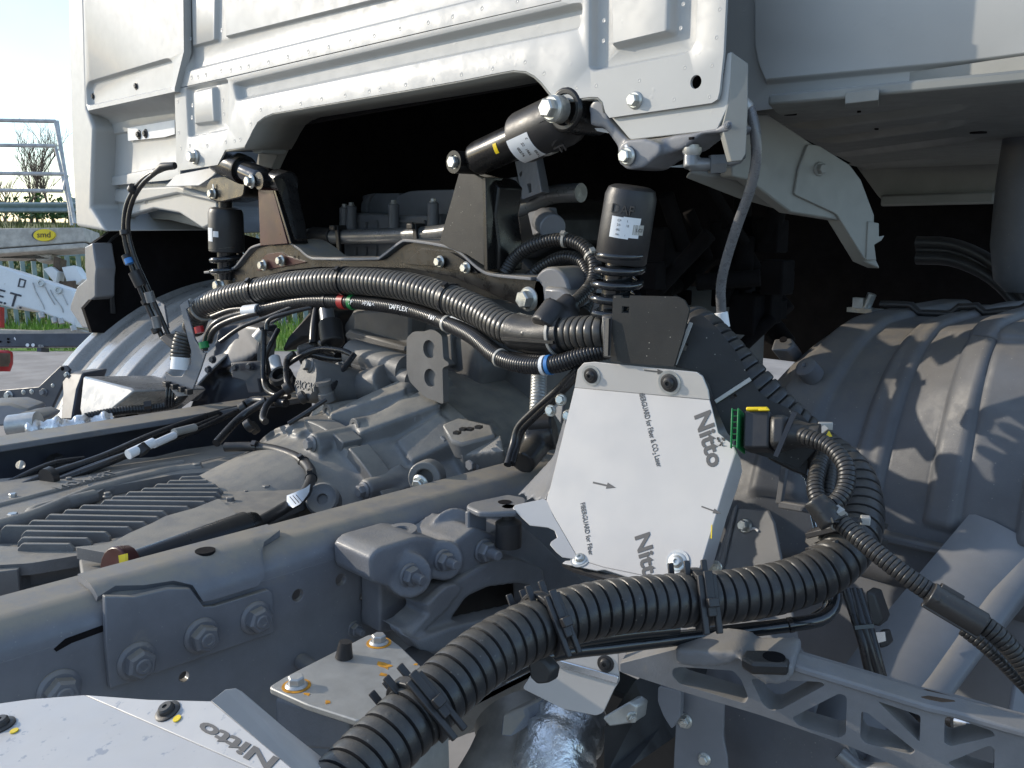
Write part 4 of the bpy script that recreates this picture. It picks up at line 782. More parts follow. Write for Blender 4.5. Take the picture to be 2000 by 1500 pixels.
def print_lines(f, rows, s0, s1, m, parent):
    """rows = (angle, from, to, height in degrees): short printed marks curving with the sticker"""
    for a, b, e, h in rows:
        k = max(2, int((e-b)/.12)); 
        for i in range(k):
            u0 = b+(e-b)*i/k; u1 = u0+(e-b)/k*random.uniform(.45, .9); q = lambda u, aa: f(s0+(s1-s0)*u, aa, .0009)
            MB().prism([q(u0, a), q(u1, a), q(u1, a+h), q(u0, a+h)], (0, 0, .00005)).build('print', m, parent)
rc = .034*1.03
f, x, y = wrap_label(p0, ax, rc, L*.52+.001, L*.52+.040, -8, 62, label_white, ld)
f2, *_ = wrap_label(p0, ax, rc, L*.52+.034, L*.52+.048, 66, 90, tie_grey, ld)
text('DAF', f(L*.52+.064, -18, .0004), f(L*.52+.064, 40, 0)-f(L*.52+.064, -18, 0), ax, .026, black_matt, ld, ext=.001)
for k, s in enumerate(('CAB LATERAL', '2238966', '00274')): text(s, f(L*.52+.034-.0105*k, 2+6*k, .0012), f(0, 34, 0)-f(0, 8, 0), ax, .006 if k else .0052, ink, ld, ext=.0002)
wrap_label(p0, ax, .024, L*.36, L*.39, -22, 12, yellow, ld, 'paint_mark')
p0, p1 = y9(524, 354), y9(418, 305)
ld2, ax2, L2 = damper(p0, p1, .021, .028, .42, 'l', 'shiny dark lateral damper pointing to the upper left beside the small cab tab', tube_black, black_paint)
MB().cyl(p0+V((0, .03, 0)), p0+V((0, -.02, 0)), .017, 22).build('eye', black_paint, ld2, bevel=.001); bolt(y9(512, 355)+V((0, -.022, 0)), (0, -1, 0), .013, zinc, ld2)
MB().cyl(y9(530, 350)+V((0, .01, 0)), y9(556, 356)+V((0, .01, 0)), .020, 20).build('bush', black_paint, ld2, bevel=.002)
bolt(y9(410, 308)+V((0, -.032, 0)), (0, -1, 0), .015, zinc, ld2); bolt(y9(398, 307)+V((-.002, -.018, 0)), (0, -1, 0), .013, zinc, ld2)
# ---------------------------------------------------------------- spring struts
def strut(pt, pb, rcov, lcov, rsp, turns, rw, label, rod):
    t = thing('spring_strut', pb, label, 'spring strut', 'cab spring struts'); ax = (pb-pt).normalized(); L = (pb-pt).length
    MB().lathe(pt, ax, [(0, rod), (.035, rod)], 24).build('rod', black_paint, t)
    MB().lathe(pt, ax, [(.018, rod), (.018, rcov*.7), (.021, rcov*.9), (.030, rcov), (.030+lcov*.5, rcov*1.015), (.030+lcov, rcov*1.02), (.032+lcov, rcov*.98), (.032+lcov, rcov*.6)], 44).build('cover', black_matt, t, smooth=35)
    MB().lathe(pt, ax, [(lcov, rcov*.56), (L, rcov*.56)], 28).build('damper_tube', tube_black, t)
    s = lcov+.02; x = ax.cross(V((0, 1, 0))).normalized(); y = ax.cross(x)
    path = [pt+ax*(s+(L-s)*i/(turns*28))+(x*math.cos(2*math.pi*i/28)+y*math.sin(2*math.pi*i/28))*rsp for i in range(int(turns*28)+1)]
    MB().tube(path, rw, 10).build('coil_spring', tube_black, t, smooth=80); return t, ax, L
pt, pb = PY(.885)(1240, 334), PY(.885)(1196, 612)
st, ax, L = strut(pt, pb, .0315, .078, .028, 4.3, .0054, 'large black coil spring strut with DAF cover and white sticker on the right', .013)
f, x, y = wrap_label(pt, ax, .0315*1.016, .052, .076, -30, 8, label_white, st)
wrap_label(pt, ax, .0315*1.016, .058, .070, -52, -32, tie_grey, st) if 0 else None
# which way the angle runs is found from the view
def side(ax, p):
    vw = CAMP-p; x = (vw-ax*vw.dot(ax)).normalized(); return 1 if ax.cross(x).dot(_r) > 0 else -1
sg = side(ax, pt); 
bpy.data.objects.remove(st.children[-1])
f, x, y = wrap_label(pt, ax, .0315*1.016, .053, .078, sg*-34, sg*8, label_white, st)
wrap_label(pt, ax, .0315*1.016, .060, .072, sg*15, sg*40, tie_grey, st)
xd = f(0, sg*20, 0)-f(0, sg*-30, 0); text('DAF', f(.0495, sg*-40, .0002), f(0, sg*-5, 0)-f(0, sg*-40, 0), -ax, .016, black_matt, st, ext=.0012)
for k, (s, h) in enumerate((('CAB RR', .0038), ('2187510', .0042), ('00272', .0036), ('MADE IN', .003))): text(s, f(.0582+.0055*k, sg*-20, .0012), f(0, sg*8, 0)-f(0, sg*-20, 0), -ax, h, ink, st, ext=.0002)
text('LCI', f(.068, sg*22, .0014), f(0, sg*38, 0)-f(0, sg*22, 0), -ax, .006, ink, st, ext=.0002)
MB().prism([PY(.885)(1190, 585), PY(.885)(1200, 584), PY(.885)(1198, 590), PY(.885)(1189, 590)], (0, -.034, 0)).build('paint_mark', yellow, st) if 0 else None
pt, pb = PY(.93)(440, 388), PY(.93)(444, 545)
st2, ax2, L2 = strut(pt, pb, .036, .078, .031, 3.0, .006, 'black coil spring strut on the far left under the small cab tab', .014)
sg2 = side(ax2, pt); wrap_label(pt, ax2, .0365, .060, .088, sg2*-75, sg2*-48, label_white, st2); wrap_label(pt, ax2, .0365, .066, .078, sg2*-45, sg2*-25, label_white, st2)
# cab-side brackets that carry the struts
cb = thing('strut_bracket', D(1250, 300, 1.05), 'dark grey cast bracket with eye bolt holding the right strut under the cab corner', 'bracket')
mb = MB(); yk = PY(.875)
mb.prism(yk.L(rnd([(1150, 205), (1165, 188), (1180, 200), (1190, 235), (1215, 262), (1232, 275), (1290, 268), (1400, 250), (1418, 235), (1430, 245), (1420, 258), (1370, 262), (1335, 290), (1305, 300), (1280, 312), (1255, 330), (1225, 332), (1207, 318), (1205, 285), (1180, 250), (1152, 245)], 6)), (0, .05, 0)); mb.prism(PY(.865).L(rnd([(1207, 285), (1222, 272), (1262, 270), (1290, 280), (1290, 300), (1255, 328), (1225, 332), (1208, 318)], 7)), (0, .05, 0))
mb.build('casting', frame_grey, cb, remesh=.0026, it=3)
boltp(PY(.863), 1226, 305, 18, zinc, cb, 'hex', roll=.2)
boltp(PY(.865), 1422, 245, 9, frame_grey, cb, 'nut', 'nut'); MB().bar(PY(.862)(1222, 283), PY(.862)(1227, 294), .0035, .0015, (0, -1, 0)).build('paint_stroke', label_white, cb)
MB().prism(PY(.868).L([(1345, 268), (1353, 267), (1352, 272), (1345, 273)]), (0, .004, 0)).build('slot', insul, cb)
cb2 = thing('strut_bracket', D(430, 370, 1.6), 'small black bracket with single bolt holding the left strut', 'bracket')
mb = MB(); mb.prism(PY(.90).L(rnd([(402, 362), (412, 346), (440, 342), (480, 350), (475, 385), (430, 396), (408, 390)], 7)), (0, .06, 0)); mb.build('casting', black_paint, cb2, bevel=.004)
boltp(PY(.898), 417, 378, 11, zinc, cb2, 'hex'); MB().bar(PY(.896)(416, 360), PY(.896)(417, 368), .004, .0015, (0, -1, 0)).build('paint_stroke', label_white, cb2)
# black painted upper plate and splash of the bright chips
MB().prism(PY(.90).L([(1161, 250), (1175, 250), (1190, 256), (1188, 260), (1166, 256)]), (0, .003, 0)).build('paint_chip', label_white, cb)
# ---------------------------------------------------------------- thick corrugated conduit, lower run
mc = thing('corrugated_conduit', D(1200, 1190, .81), 'thick black corrugated conduit sweeping from the bottom edge round to the right', 'conduit')
P6 = PN((.45, -.85, .3), 1440, 740, 1.0)
low_pts = DP([(560, 1640, .56), (640, 1570, .59), (735, 1470, .63), (850, 1362, .675), (960, 1272, .72), (1070, 1218, .76), (1180, 1188, .79), (1310, 1174, .82), (1430, 1164, .84), (1540, 1143, .86), (1620, 1108, .875), (1668, 1052, .90), (1678, 990, .93), (1656, 925, .965)])+[P6(1612, 872)+_f*.045, P6(1547, 815)+_f*.04, P6(1472, 738)+_f*.035, P6(1400, 655)+_f*.04, P6(1370, 625)+_f*.06]
o, mpath = loom('sleeve', low_pts, .0245, .0122, black_rub, mc, seg=28)
def clip_holder(s, parent, lab, wd=.011, back=0):
    """open plastic cradle with two upright horns"""
    p, t = at(mpath, s); v = (CAMP-p).normalized(); x = (v-t*v.dot(t)).normalized(); u = t.cross(x); u = u if u.z > 0 else -u; r = .025
    h = thing('conduit_clip', p, lab, 'conduit clip', 'black clips along the thick conduit')
    rg = []
    for i in range(15):
        a = R(150-300*i/14*.0-i*14-30); c, s_ = math.cos(a), math.sin(a); rg.append([p+(x*c+u*s_)*rr+t*k for rr, k in ((r, -wd/2), (r+.004, -wd/2), (r+.004, wd/2), (r, wd/2))])
    MB().loft(rg).build('cradle', black_matt, h, bevel=.0008)
    for k in (-1, 1):
        for g in (-1, 1): MB().box(p+x*(.016*g)+u*(.027)+t*k*wd*.8-x*.006, t*.006, x*.003, u*.016).build('horn', black_matt, h, bevel=.001)
    [MB().box(p+x*(r+.003)-u*.005+t*wd*.6*g, t*wd*.55, x*.004, u*.052).build('strap_rail', black_matt, h, bevel=.001) for g in (-1, 1)]
    MB().box(p+x*(r+.006)+u*.004, t*wd*.8, x*.003, u*.04).build('cable_tie', black_matt, h, bevel=.001); MB().box(p+x*(r+.009)-u*.004, t*wd, x*.006, u*.008).build('tie_head', black_matt, h, bevel=.001)
    return h
def s_of(px, py):
    best = min(range(len(mpath)), key=lambda i: (lambda q: (q.dot(_r)/dep(mpath[i])*F+1000-px)**2+(750-q.dot(_u)/dep(mpath[i])*F-py)**2)(mpath[i]-CAMP)); return best/(len(mpath)-1)
clip_holder(s_of(1355, 1168), mc, 'black cradle clip on the thick conduit below the tall white shield')
clip_holder(s_of(1062, 1222), mc, 'black cradle clip on the conduit bend right of the rusty plate', .009)
clip_holder(s_of(820, 1395), mc, 'black cradle clip on the conduit lowest in the picture', .009)
p, t = at(mpath, s_of(1665, 1035))
kc = thing('conduit_clip', p, 'black clip with short arms holding the conduit at its right hand bend', 'conduit clip', 'black clips along the thick conduit')
for dx, dy in ((0, 0), (0, 32)): MB().bar(D(1700, 1022+dy, .9), D(1728, 1026+dy, .91), .009, .006).build('arm', black_matt, kc, bevel=.001); MB().bar(D(1580, 1045+dy*.9, .9), D(1640, 1030+dy*.9, .87), .012, .006).build('arm', black_matt, kc, bevel=.001)
MB().prism([D(*q) for q in ((1575, 1038, .92), (1640, 1018, .88), (1650, 1040, .88), (1600, 1060, .9), (1640, 1062, .88), (1640, 1078, .88), (1590, 1080, .9), (1570, 1060, .92))], (.0, .03, 0)).build('body', black_matt, kc, bevel=.002)
# ---------------------------------------------------------------- upper run over the gearbox
uc = thing('corrugated_conduit', D(750, 550, 1.45), 'grey sheened thick conduit arching over the gearbox below the black cross beam', 'conduit')
up_pts = DP([(378, 640, 1.80), (392, 606, 1.75), (430, 585, 1.70), (500, 568, 1.64), (590, 553, 1.56), (680, 549, 1.49), (770, 556, 1.42), (850, 574, 1.36), (930, 606, 1.29), (990, 640, 1.23), (1050, 655, 1.19), (1120, 652, 1.15), (1190, 649, 1.12), (1290, 640, 1.11)])
hose_up = mat('weathered hose plastic', (.046, .044, .041), .33, var=.2, bump=.06, bs=500, dust=.3, dcol=(.26, .24, .20), speck=.1)
o, upath = loom('sleeve', up_pts, .0225, .0098, hose_up, uc, seg=24)
def su(px):
    return min(range(len(upath)), key=lambda i: abs((upath[i]-CAMP).dot(_r)/dep(upath[i])*F+1000-px))/(len(upath)-1)
for x in (395, 503, 675, 880): tie(upath, su(x), .0232, black_thin if x != 395 else tie_grey, uc, .005)
i0, i1 = int(su(1008)*len(upath)), int(su(1108)*len(upath))
MB().tube(upath[i0:i1:3], .0255, 24).build('joint_sleeve', black_rub, uc, smooth=60, bevel=.001)
MB().bar(upath[i0]+V((0, -.026, -.008)), upath[i1]+V((0, -.026, -.008)), .004, .004).build('sleeve_seam', black_rub, uc)
tie(upath, su(1090), .0258, tie_grey, uc, .004)
# the small branch loops on the right
lp = thing('conduit_loop', D(1080, 530, 1.3), 'two thin black corrugated tubes curling in a loop beside the right strut', 'conduit')
o, pa = loom('outer_tube', DP([(985, 535, 1.33), (1005, 505, 1.33), (1040, 480, 1.31), (1090, 468, 1.29), (1135, 478, 1.27), (1160, 510, 1.25), (1158, 550, 1.24), (1135, 580, 1.22), (1112, 600, 1.2)]), .0098, .005, black_rub, lp, seg=16)
tie(pa, .42, .0105, tie_grey, lp, .004); tie(pa, .62, .0105, tie_grey, lp, .004)
loom('inner_tube', DP([(1030, 545, 1.34), (1060, 520, 1.33), (1100, 502, 1.31), (1135, 510, 1.29), (1150, 540, 1.27), (1150, 580, 1.25), (1140, 612, 1.23)]), .0095, .005, black_rub, lp, seg=16)
mb = MB(); mb.cyl(D(1118, 590, 1.18), D(1085, 618, 1.17), .016, 20); mb.cyl(D(1090, 600, 1.17), D(1060, 640, 1.16), .02, 20); mb.cyl(D(1105, 612, 1.17), D(1120, 640, 1.16), .016, 18); mb.build('y_piece', black_matt, lp, remesh=.003, it=4)
# twin thin conduits under the arch
tw = thing('thin_conduit', D(700, 590, 1.5), 'shiny thin black conduit with white printed letters and red and green bands', 'conduit')
lo_pts = DP([(505, 607, 1.63), (530, 600, 1.62), (600, 588, 1.56), (690, 590, 1.49), (780, 601, 1.42), (850, 622, 1.36), (920, 655, 1.28), (970, 695, 1.22), (1020, 712, 1.18), (1080, 712, 1.15), (1140, 695, 1.13), (1185, 684, 1.12)])
o, tp = loom('sleeve', lo_pts, .0118, .0042, black_thin, tw, seg=16, gro=.92)
def st_(path, px): return min(range(len(path)), key=lambda i: abs((path[i]-CAMP).dot(_r)/dep(path[i])*F+1000-px))/(len(path)-1)
for x, m_, wd in ((672, red, .014), (690, green, .009), (640, black_thin, .005), (875, tie_grey, .006), (978, tie_grey, .004), (1064, label_white, .005), (1074, blue, .005)):
    p, t = at(tp, st_(tp, x)); MB().lathe(p-t*wd/2, t, [(0, .0118), (0, .0132), (wd, .0132), (wd, .0118)], 20).build('band', m_, tw)
for s, x0 in (('TP', 690), ('>PA6<', 718), ('DAFFLEX', 772), ('NW', 850)):
    i = int(st_(tp, x0)*len(tp))
    for ch in s:
        if i >= len(tp)-3: break
        p, t = at(tp, i/(len(tp)-1)); v = (CAMP-p); x = (v-t*v.dot(t)).normalized(); text(ch, p+x*.0125-x.cross(t)*(-.004 if x.cross(t).z < 0 else .004), t, x.cross(t), .0105, label_white, tw, ext=.0004); i += int(.0092/(.0042/6))
tw2 = thing('thin_conduit', D(800, 600, 1.47), 'second thin ribbed conduit running just above the printed one', 'conduit')
o, tp2 = loom('sleeve', DP([(600, 585, 1.575), (690, 580, 1.51), (780, 592, 1.44), (860, 614, 1.375), (930, 655, 1.295), (985, 695, 1.235), (1040, 702, 1.195), (1100, 696, 1.165), (1180, 678, 1.14)]), .009, .0042, black_thin, tw2, seg=14)
MB().prism([D(*q) for q in ((880, 618, 1.325), (895, 616, 1.325), (930, 640, 1.29), (932, 655, 1.285), (910, 642, 1.30), (890, 632, 1.32))], (0, -.002, 0)).build('label', label_white, tw2); tie(tp2, st_(tp2, 884), .0125, tie_grey, tw2)
# cables leaving the left end
lc = thing('cable_bundle', D(440, 640, 1.7), 'bundle of bare black cables fanning out below the left end of the arching conduit', 'cable')
for pts, r in (([(505, 607, 1.63), (460, 615, 1.66), (420, 632, 1.68), (402, 662, 1.7), (400, 690, 1.7)], .006), ([(505, 610, 1.62), (450, 626, 1.66), (418, 645, 1.68), (408, 672, 1.7)], .006), ([(505, 604, 1.63), (455, 605, 1.67), (412, 620, 1.70)], .006), ([(590, 592, 1.57), (520, 620, 1.60), (470, 640, 1.62), (430, 668, 1.64)], .004), ([(610, 600, 1.55), (560, 612, 1.56), (525, 625, 1.57), (520, 650, 1.57)], .004)):
    cable('cable', DP(pts), r, black_thin, lc)
for p, m_ in (((397, 668, 1.69), green), ((388, 638, 1.71), red)): MB().cyl(D(*p), D(p[0]+3, p[1]+12, p[2]), .009, 14).build('band', m_, lc)
MB().cyl(D(478, 608, 1.645), D(505, 605, 1.625), .011, 16).build('joint_sleeve', label_white, lc)
# ---------------------------------------------------------------- black bracket plates that carry the conduit
bp = thing('conduit_bracket', D(1270, 650, 1.02), 'speckled black flat bracket plate with square hole above the white shield', 'bracket')
p5 = PN((.2, -1, .08), 1270, 650, 1.02)
MB().prism(p5.L(rnd([(1197, 577), (1214, 577), (1214, 582), (1230, 582), (1230, 577), (1322, 579), (1336, 586), (1346, 604), (1336, 650), (1316, 716), (1193, 707), (1195, 640)], 3)), -p5.n*.004, [p5.L([(1215, 598), (1229, 599), (1228, 612), (1214, 611)])]).build('plate', black_dusty, bp, bevel=.0008)
p6 = PN((.45, -.85, .3), 1440, 740, 1.0)
MB().prism(p6.L(rnd([(1338, 640), (1350, 620), (1370, 614), (1400, 640), (1440, 690), (1465, 740), (1480, 762), (1500, 780), (1560, 806), (1600, 845), (1600, 870), (1560, 915), (1520, 900), (1450, 878), (1420, 845), (1400, 800), (1385, 750), (1365, 725), (1318, 716), (1322, 690)], 4)), -p6.n*.004, [p6.L([(1336, 670), (1344, 671), (1340, 685), (1333, 684)]), p6.L([(1425, 775), (1436, 768), (1440, 775), (1428, 783)])]).build('arm_plate', black_dusty, bp, bevel=.0008)
MB().prism(p6.off(-.02).L([(1480, 800), (1590, 845), (1575, 930), (1545, 918), (1500, 895)]), -p6.n*.02).build('backing', black_matt, bp, bevel=.002)
for a, b in (((1350, 630), (1318, 712)), ((1397, 785), (1466, 740))):
    MB().bar(p6.off(.003)(*a), p6.off(.003)(*b), .0045, .002, p6.n).build('cable_tie', tie_grey, bp, bevel=.0005)
MB().prism([D(*q) for q in ((1173, 614, 1.07), (1196, 617, 1.06), (1196, 702, 1.05), (1176, 700, 1.06))], (0, .05, 0)).build('grommet', black_rub, bp, bevel=.003)
MB().bar(D(1188, 622, 1.045), D(1186, 695, 1.045), .005, .004, (0, -1, 0)).build('cable_tie', black_matt, bp)
# glossy tube beneath the conduit and steel strap
gt = thing('coolant_tube', D(1300, 1250, .86), 'glossy black painted tube running under the thick conduit and curving up at its right end', 'tube')
cable('tube', DP([(980, 1320, .78), (1080, 1278, .82), (1200, 1262, .845), (1330, 1246, .865), (1450, 1232, .88), (1560, 1218, .89), (1605, 1208, .90), (1628, 1185, .91), (1632, 1155, .92)]), .0072, tube_black, gt, seg=16)
cable('tube', DP([(600, 1640, .60), (700, 1560, .64), (860, 1410, .70), (980, 1310, .76), (1080, 1262, .81), (1200, 1240, .84), (1330, 1226, .86)]), .0065, tube_black, gt, seg=14)
cable('tube', DP([(1590, 1208, .93), (1615, 1190, .93), (1620, 1160, .93)]), .006, tube_black, gt, seg=14)
MB().lathe(D(1540, 1221, .886), ray(1600, 1210)-ray(1540, 1221), [(0, .0078), (.004, .0078)], 18).build('sleeve', tube_black, gt)
loom('sheathed_wire', DP([(1120, 1250, .83), (1200, 1232, .85), (1300, 1222, .87)]), .004, .0032, black_rub, gt, seg=10)
mb = MB(); mb.prism([D(*q) for q in ((1030, 1295, .77), (1045, 1285, .77), (1062, 1290, .77), (1078, 1310, .77), (1072, 1335, .77), (1050, 1338, .77), (1035, 1325, .77))], (0, .012, 0), ); mb.build('wire_clip', black_matt, gt, bevel=.002)
MB().prism([D(*q) for q in ((1404, 1250, .87), (1415, 1242, .87), (1450, 1238, .87), (1455, 1252, .87), (1410, 1258, .87))], (0, .02, 0)).build('pipe_clip', black_matt, gt, bevel=.002)
# ---------------------------------------------------------------- plug with green and yellow latches and its tail
pg = thing('plug_connector', D(1480, 850, .93), 'black plug with green comb and yellow latch at the right edge of the white shield', 'plug')
u5 = PN((.25, -.88, .4), 1480, 850, .93)
ex = (u5(1520, 842)-u5(1450, 842)).normalized(); ey = u5.n.cross(ex); c0 = u5(1463, 838)
k = .93/F
MB().box(c0+ex*14*k-u5.n*.014, ex*50*k, ey*76*k, u5.n*.03).build('body', black_matt, pg, bevel=.0025)
MB().box(c0+ex*56*k-ey*3*k-u5.n*.014, ex*36*k, ey*66*k, u5.n*.032).build('hood', black_rub, pg, bevel=.006)
mb = MB(); mb.box(c0-ex*20*k-u5.n*.012, ex*3*k, ey*80*k, u5.n*.034)
for i in range(7): mb.box(c0-ex*26*k-ey*(36-12*i)*k+u5.n*.004, ex*12*k, ey*1.6*k, u5.n*.004)
for e in (-32, -20): mb.box(c0+ex*e*k+u5.n*.004, ex*2.5*k, ey*80*k, u5.n*.005)
mb.build('green_comb', green, pg, bevel=.0004)
MB().box(c0+ex*16*k+ey*39*k, ex*42*k, ey*7*k, u5.n*.012).build('yellow_latch', yellow, pg, bevel=.0012); MB().box(c0+ex*30*k+ey*36*k+u5.n*.005, ex*20*k, ey*4*k, u5.n*.004).build('latch_tab', yellow, pg, bevel=.0005)
a = c0+ex*72*k-u5.n*.012-ey*4*k; MB().lathe(a, ex+ey*-.12, [(0, .017), (.008, .015), (.02, .0125), (.022, .0135), (.030, .0135)], 24).build('neck', black_rub, pg, smooth=40)
MB().bar(u5.off(.004)(1552, 805), u5.off(.004)(1515, 892), .005, .002, u5.n).build('cable_tie', black_thin, pg)
o, tp3 = loom('tail', [a+ex*.02-ey*.001]+DP([(1572, 852, .91), (1620, 872, .89), (1652, 912, .87), (1650, 955, .86), (1628, 985, .855), (1606, 985, .86)]), .0085, .0045, black_rub, pg, seg=16)
cn_ = thing('thin_conduit', D(1800, 1150, .8), 'thin grey black corrugated conduit hanging from the bend down to the right edge', 'conduit')
o, tp4 = loom('sleeve', DP([(1612, 1000, .86), (1640, 1018, .845), (1700, 1070, .82), (1770, 1125, .80), (1830, 1165, .79), (1890, 1200, .78), (1945, 1238, .77), (1990, 1285, .765), (2040, 1350, .76)]), .0088, .0044, black_rub, cn_, seg=16)
loom('side_sleeve', DP([(1880, 1228, .80), (1930, 1268, .79), (1985, 1322, .785), (2050, 1390, .78)]), .006, .0042, black_rub, cn_, seg=14)
p, q = D(1815, 1160, .785), D(1920, 1222, .77); t = (q-p).normalized(); n_ = t.cross(CAMP-p).normalized(); vv = n_.cross(t)
MB().cyl(p, q, .0115, 20).build('coupling', black_rub, cn_, bevel=.001); MB().box((p+q)/2+n_*.011, t*.05, n_*.004, vv*.008).build('latch', black_matt, cn_, bevel=.001); MB().box((p+q)/2-n_*.011-t*.01, t*.02, n_*.006, vv*.01).build('latch', black_matt, cn_, bevel=.001)
loom('loop', DP([(1600, 985, .885), (1592, 950, .9), (1600, 910, .92), (1612, 880, .94)]), .0085, .0045, black_rub, cn_, seg=16); loom('loop', DP([(1612, 1000, .9), (1618, 960, .91), (1622, 920, .93), (1618, 880, .95)]), .007, .0045, black_rub, cn_, seg=14)
mb = MB(); mb.cyl(D(1590, 975, .85), D(1625, 1025, .84), .0115, 18); mb.cyl(D(1620, 980, .845), D(1606, 1002, .845), .011, 18); mb.build('t_piece', black_rub, cn_, remesh=.002, it=3)
tie(tp4, .07, .0098, tie_grey, cn_, .005); MB().bar(D(1625, 1016, .83), D(1692, 1016, .87), .005, .002, (0, -1, .3)).build('cable_tie', black_thin, cn_); MB().box(D(1690, 1016, .865), (.008, .004, 0), (-.004, .008, 0), (0, 0, .008)).build('tie_head', tie_grey, cn_, bevel=.001)
MB().box(D(1612, 832, .965), (.012, .01, 0), (-.003, .006, 0), (0, .0, .008)).build('tie_head', tie_grey, cn_, bevel=.001); MB().bar(D(1594, 850, .96), D(1614, 834, .96), .006, .002, (0, -1, .3)).build('cable_tie', tie_grey, cn_)
MB().prism([D(*q) for q in ((1612, 853, .955), (1624, 853, .955), (1618, 842, .955))], (0, .002, 0)).build('warning_triangle', yellow, cn_)
vt = thing('steel_strip', D(1580, 1000, .97), 'bright bent metal strip edge behind the looping thin conduits', 'strip')
MB().loft([[D(x, y, d), D(x+8, y, d), D(x+8, y, d)+V((0, .004, 0)), D(x, y, d)+V((0, .004, 0))] for x, y, d in ((1555, 918, 1.0), (1570, 935, .99), (1578, 965, .98), (1582, 1010, .98), (1592, 1050, .97), (1598, 1100, .97))]).build('strip', bare_al, vt, bevel=.0008)
# cables dropping below the bend
dc = thing('cable_bundle', D(1690, 1220, .95), 'three grey black cables tied together hanging below the right conduit bend', 'cable')
for pts in ([(1652, 1150, .97), (1668, 1200, .96), (1685, 1255, .95), (1695, 1300, .95), (1712, 1350, .95)], [(1665, 1150, .97), (1682, 1210, .955), (1700, 1270, .95), (1712, 1310, .95), (1728, 1360, .95)], [(1675, 1150, .98), (1695, 1215, .97), (1712, 1280, .96), (1726, 1330, .96), (1740, 1370, .96)]): cable('cable', DP(pts), .0052, black_thin, dc, seg=12)
MB().bar(D(1668, 1226, .94), D(1706, 1222, .945), .004, .003, (0, -1, .2)).build('cable_tie', black_thin, dc); 
MB().prism([D(*q) for q in ((1690, 1155, .99), (1708, 1160, .99), (1725, 1210, .99), (1718, 1225, .99), (1700, 1220, .99))], (0, .02, 0)).build('holder', black_matt, dc, bevel=.002); MB().prism([D(*q) for q in ((1712, 1236, .97), (1728, 1235, .97), (1736, 1262, .97), (1718, 1268, .97))], (0, .015, 0)).build('holder', black_matt, dc, bevel=.002)
MB().prism([D(*q) for q in ((1711, 1235, .968), (1728, 1234, .968), (1730, 1252, .968), (1714, 1256, .968))], (0, .001, 0)).build('shiny_tag', bare_al, dc)
# ---------------------------------------------------------------- hydraulic tilt hose on the right
hy = thing('hydraulic_hose', D(1440, 420, 1.1), 'grey hydraulic hose with bent metal pipe hanging from the right cab corner', 'hose')
cable('hose', DP([(1462, 206, 1.0), (1474, 250, 1.0), (1477, 310, 1.01), (1465, 370, 1.03), (1440, 440, 1.06), (1418, 510, 1.09), (1408, 560, 1.11), (1409, 612, 1.13)]), .0062, hyd, hy, seg=14)
MB().cyl(D(1449, 198, 1.0), D(1463, 213, 1.0), .0075, 18).build('ferrule', steel, hy, bevel=.001); MB().cyl(D(1408, 610, 1.128), D(1413, 640, 1.13), .0085, 18).build('ferrule', label_white, hy, bevel=.001)
cable('metal_pipe', DP([(1440, 260, 1.0), (1443, 225, 1.0), (1450, 200, 1.0), (1456, 203, 1.0), (1462, 208, 1.0)]), .0038, pipe_grey, hy)
cable('metal_pipe', DP([(1440, 258, 1.0), (1441, 275, 1.0), (1450, 292, 1.0), (1451, 305, 1.01), (1440, 315, 1.015), (1410, 320, 1.02)]), .0038, pipe_grey, hy)
MB().cyl(D(1437, 262, .995), D(1444, 234, .995), .0085, 16).build('pipe_clamp', black_matt, hy, bevel=.001); MB().cyl(D(1439, 254, .995), D(1442, 240, .995), .0092, 16).build('clamp_band', steel, hy)
mb = MB(); mb.cyl(D(1346, 322, 1.02), D(1388, 321, 1.02), .0075, 18); mb.cyl(D(1350, 328, 1.02), D(1350, 302, 1.02), .009, 18); mb.build('elbow', pipe_grey, hy, remesh=.0016, it=3)
MB().lathe(D(1386, 321, 1.02), ray(1410, 320)-ray(1386, 321), [(0, .0115), (.016, .0115), (.018, .009), (.018, .003)], 6).build('hex_nut', pipe_grey, hy)
MB().lathe(D(1351, 304, 1.02), (0, 0, 1), [(0, .009), (.004, .011), (.009, .011), (.009, .008), (.012, .008)], 18).build('fitting', steel, hy)
MB().prism([D(*q) for q in ((1306, 326, 1.03), (1340, 320, 1.03), (1344, 328, 1.03))], (0, .003, 0)).build('tab', cab_grey, hy)
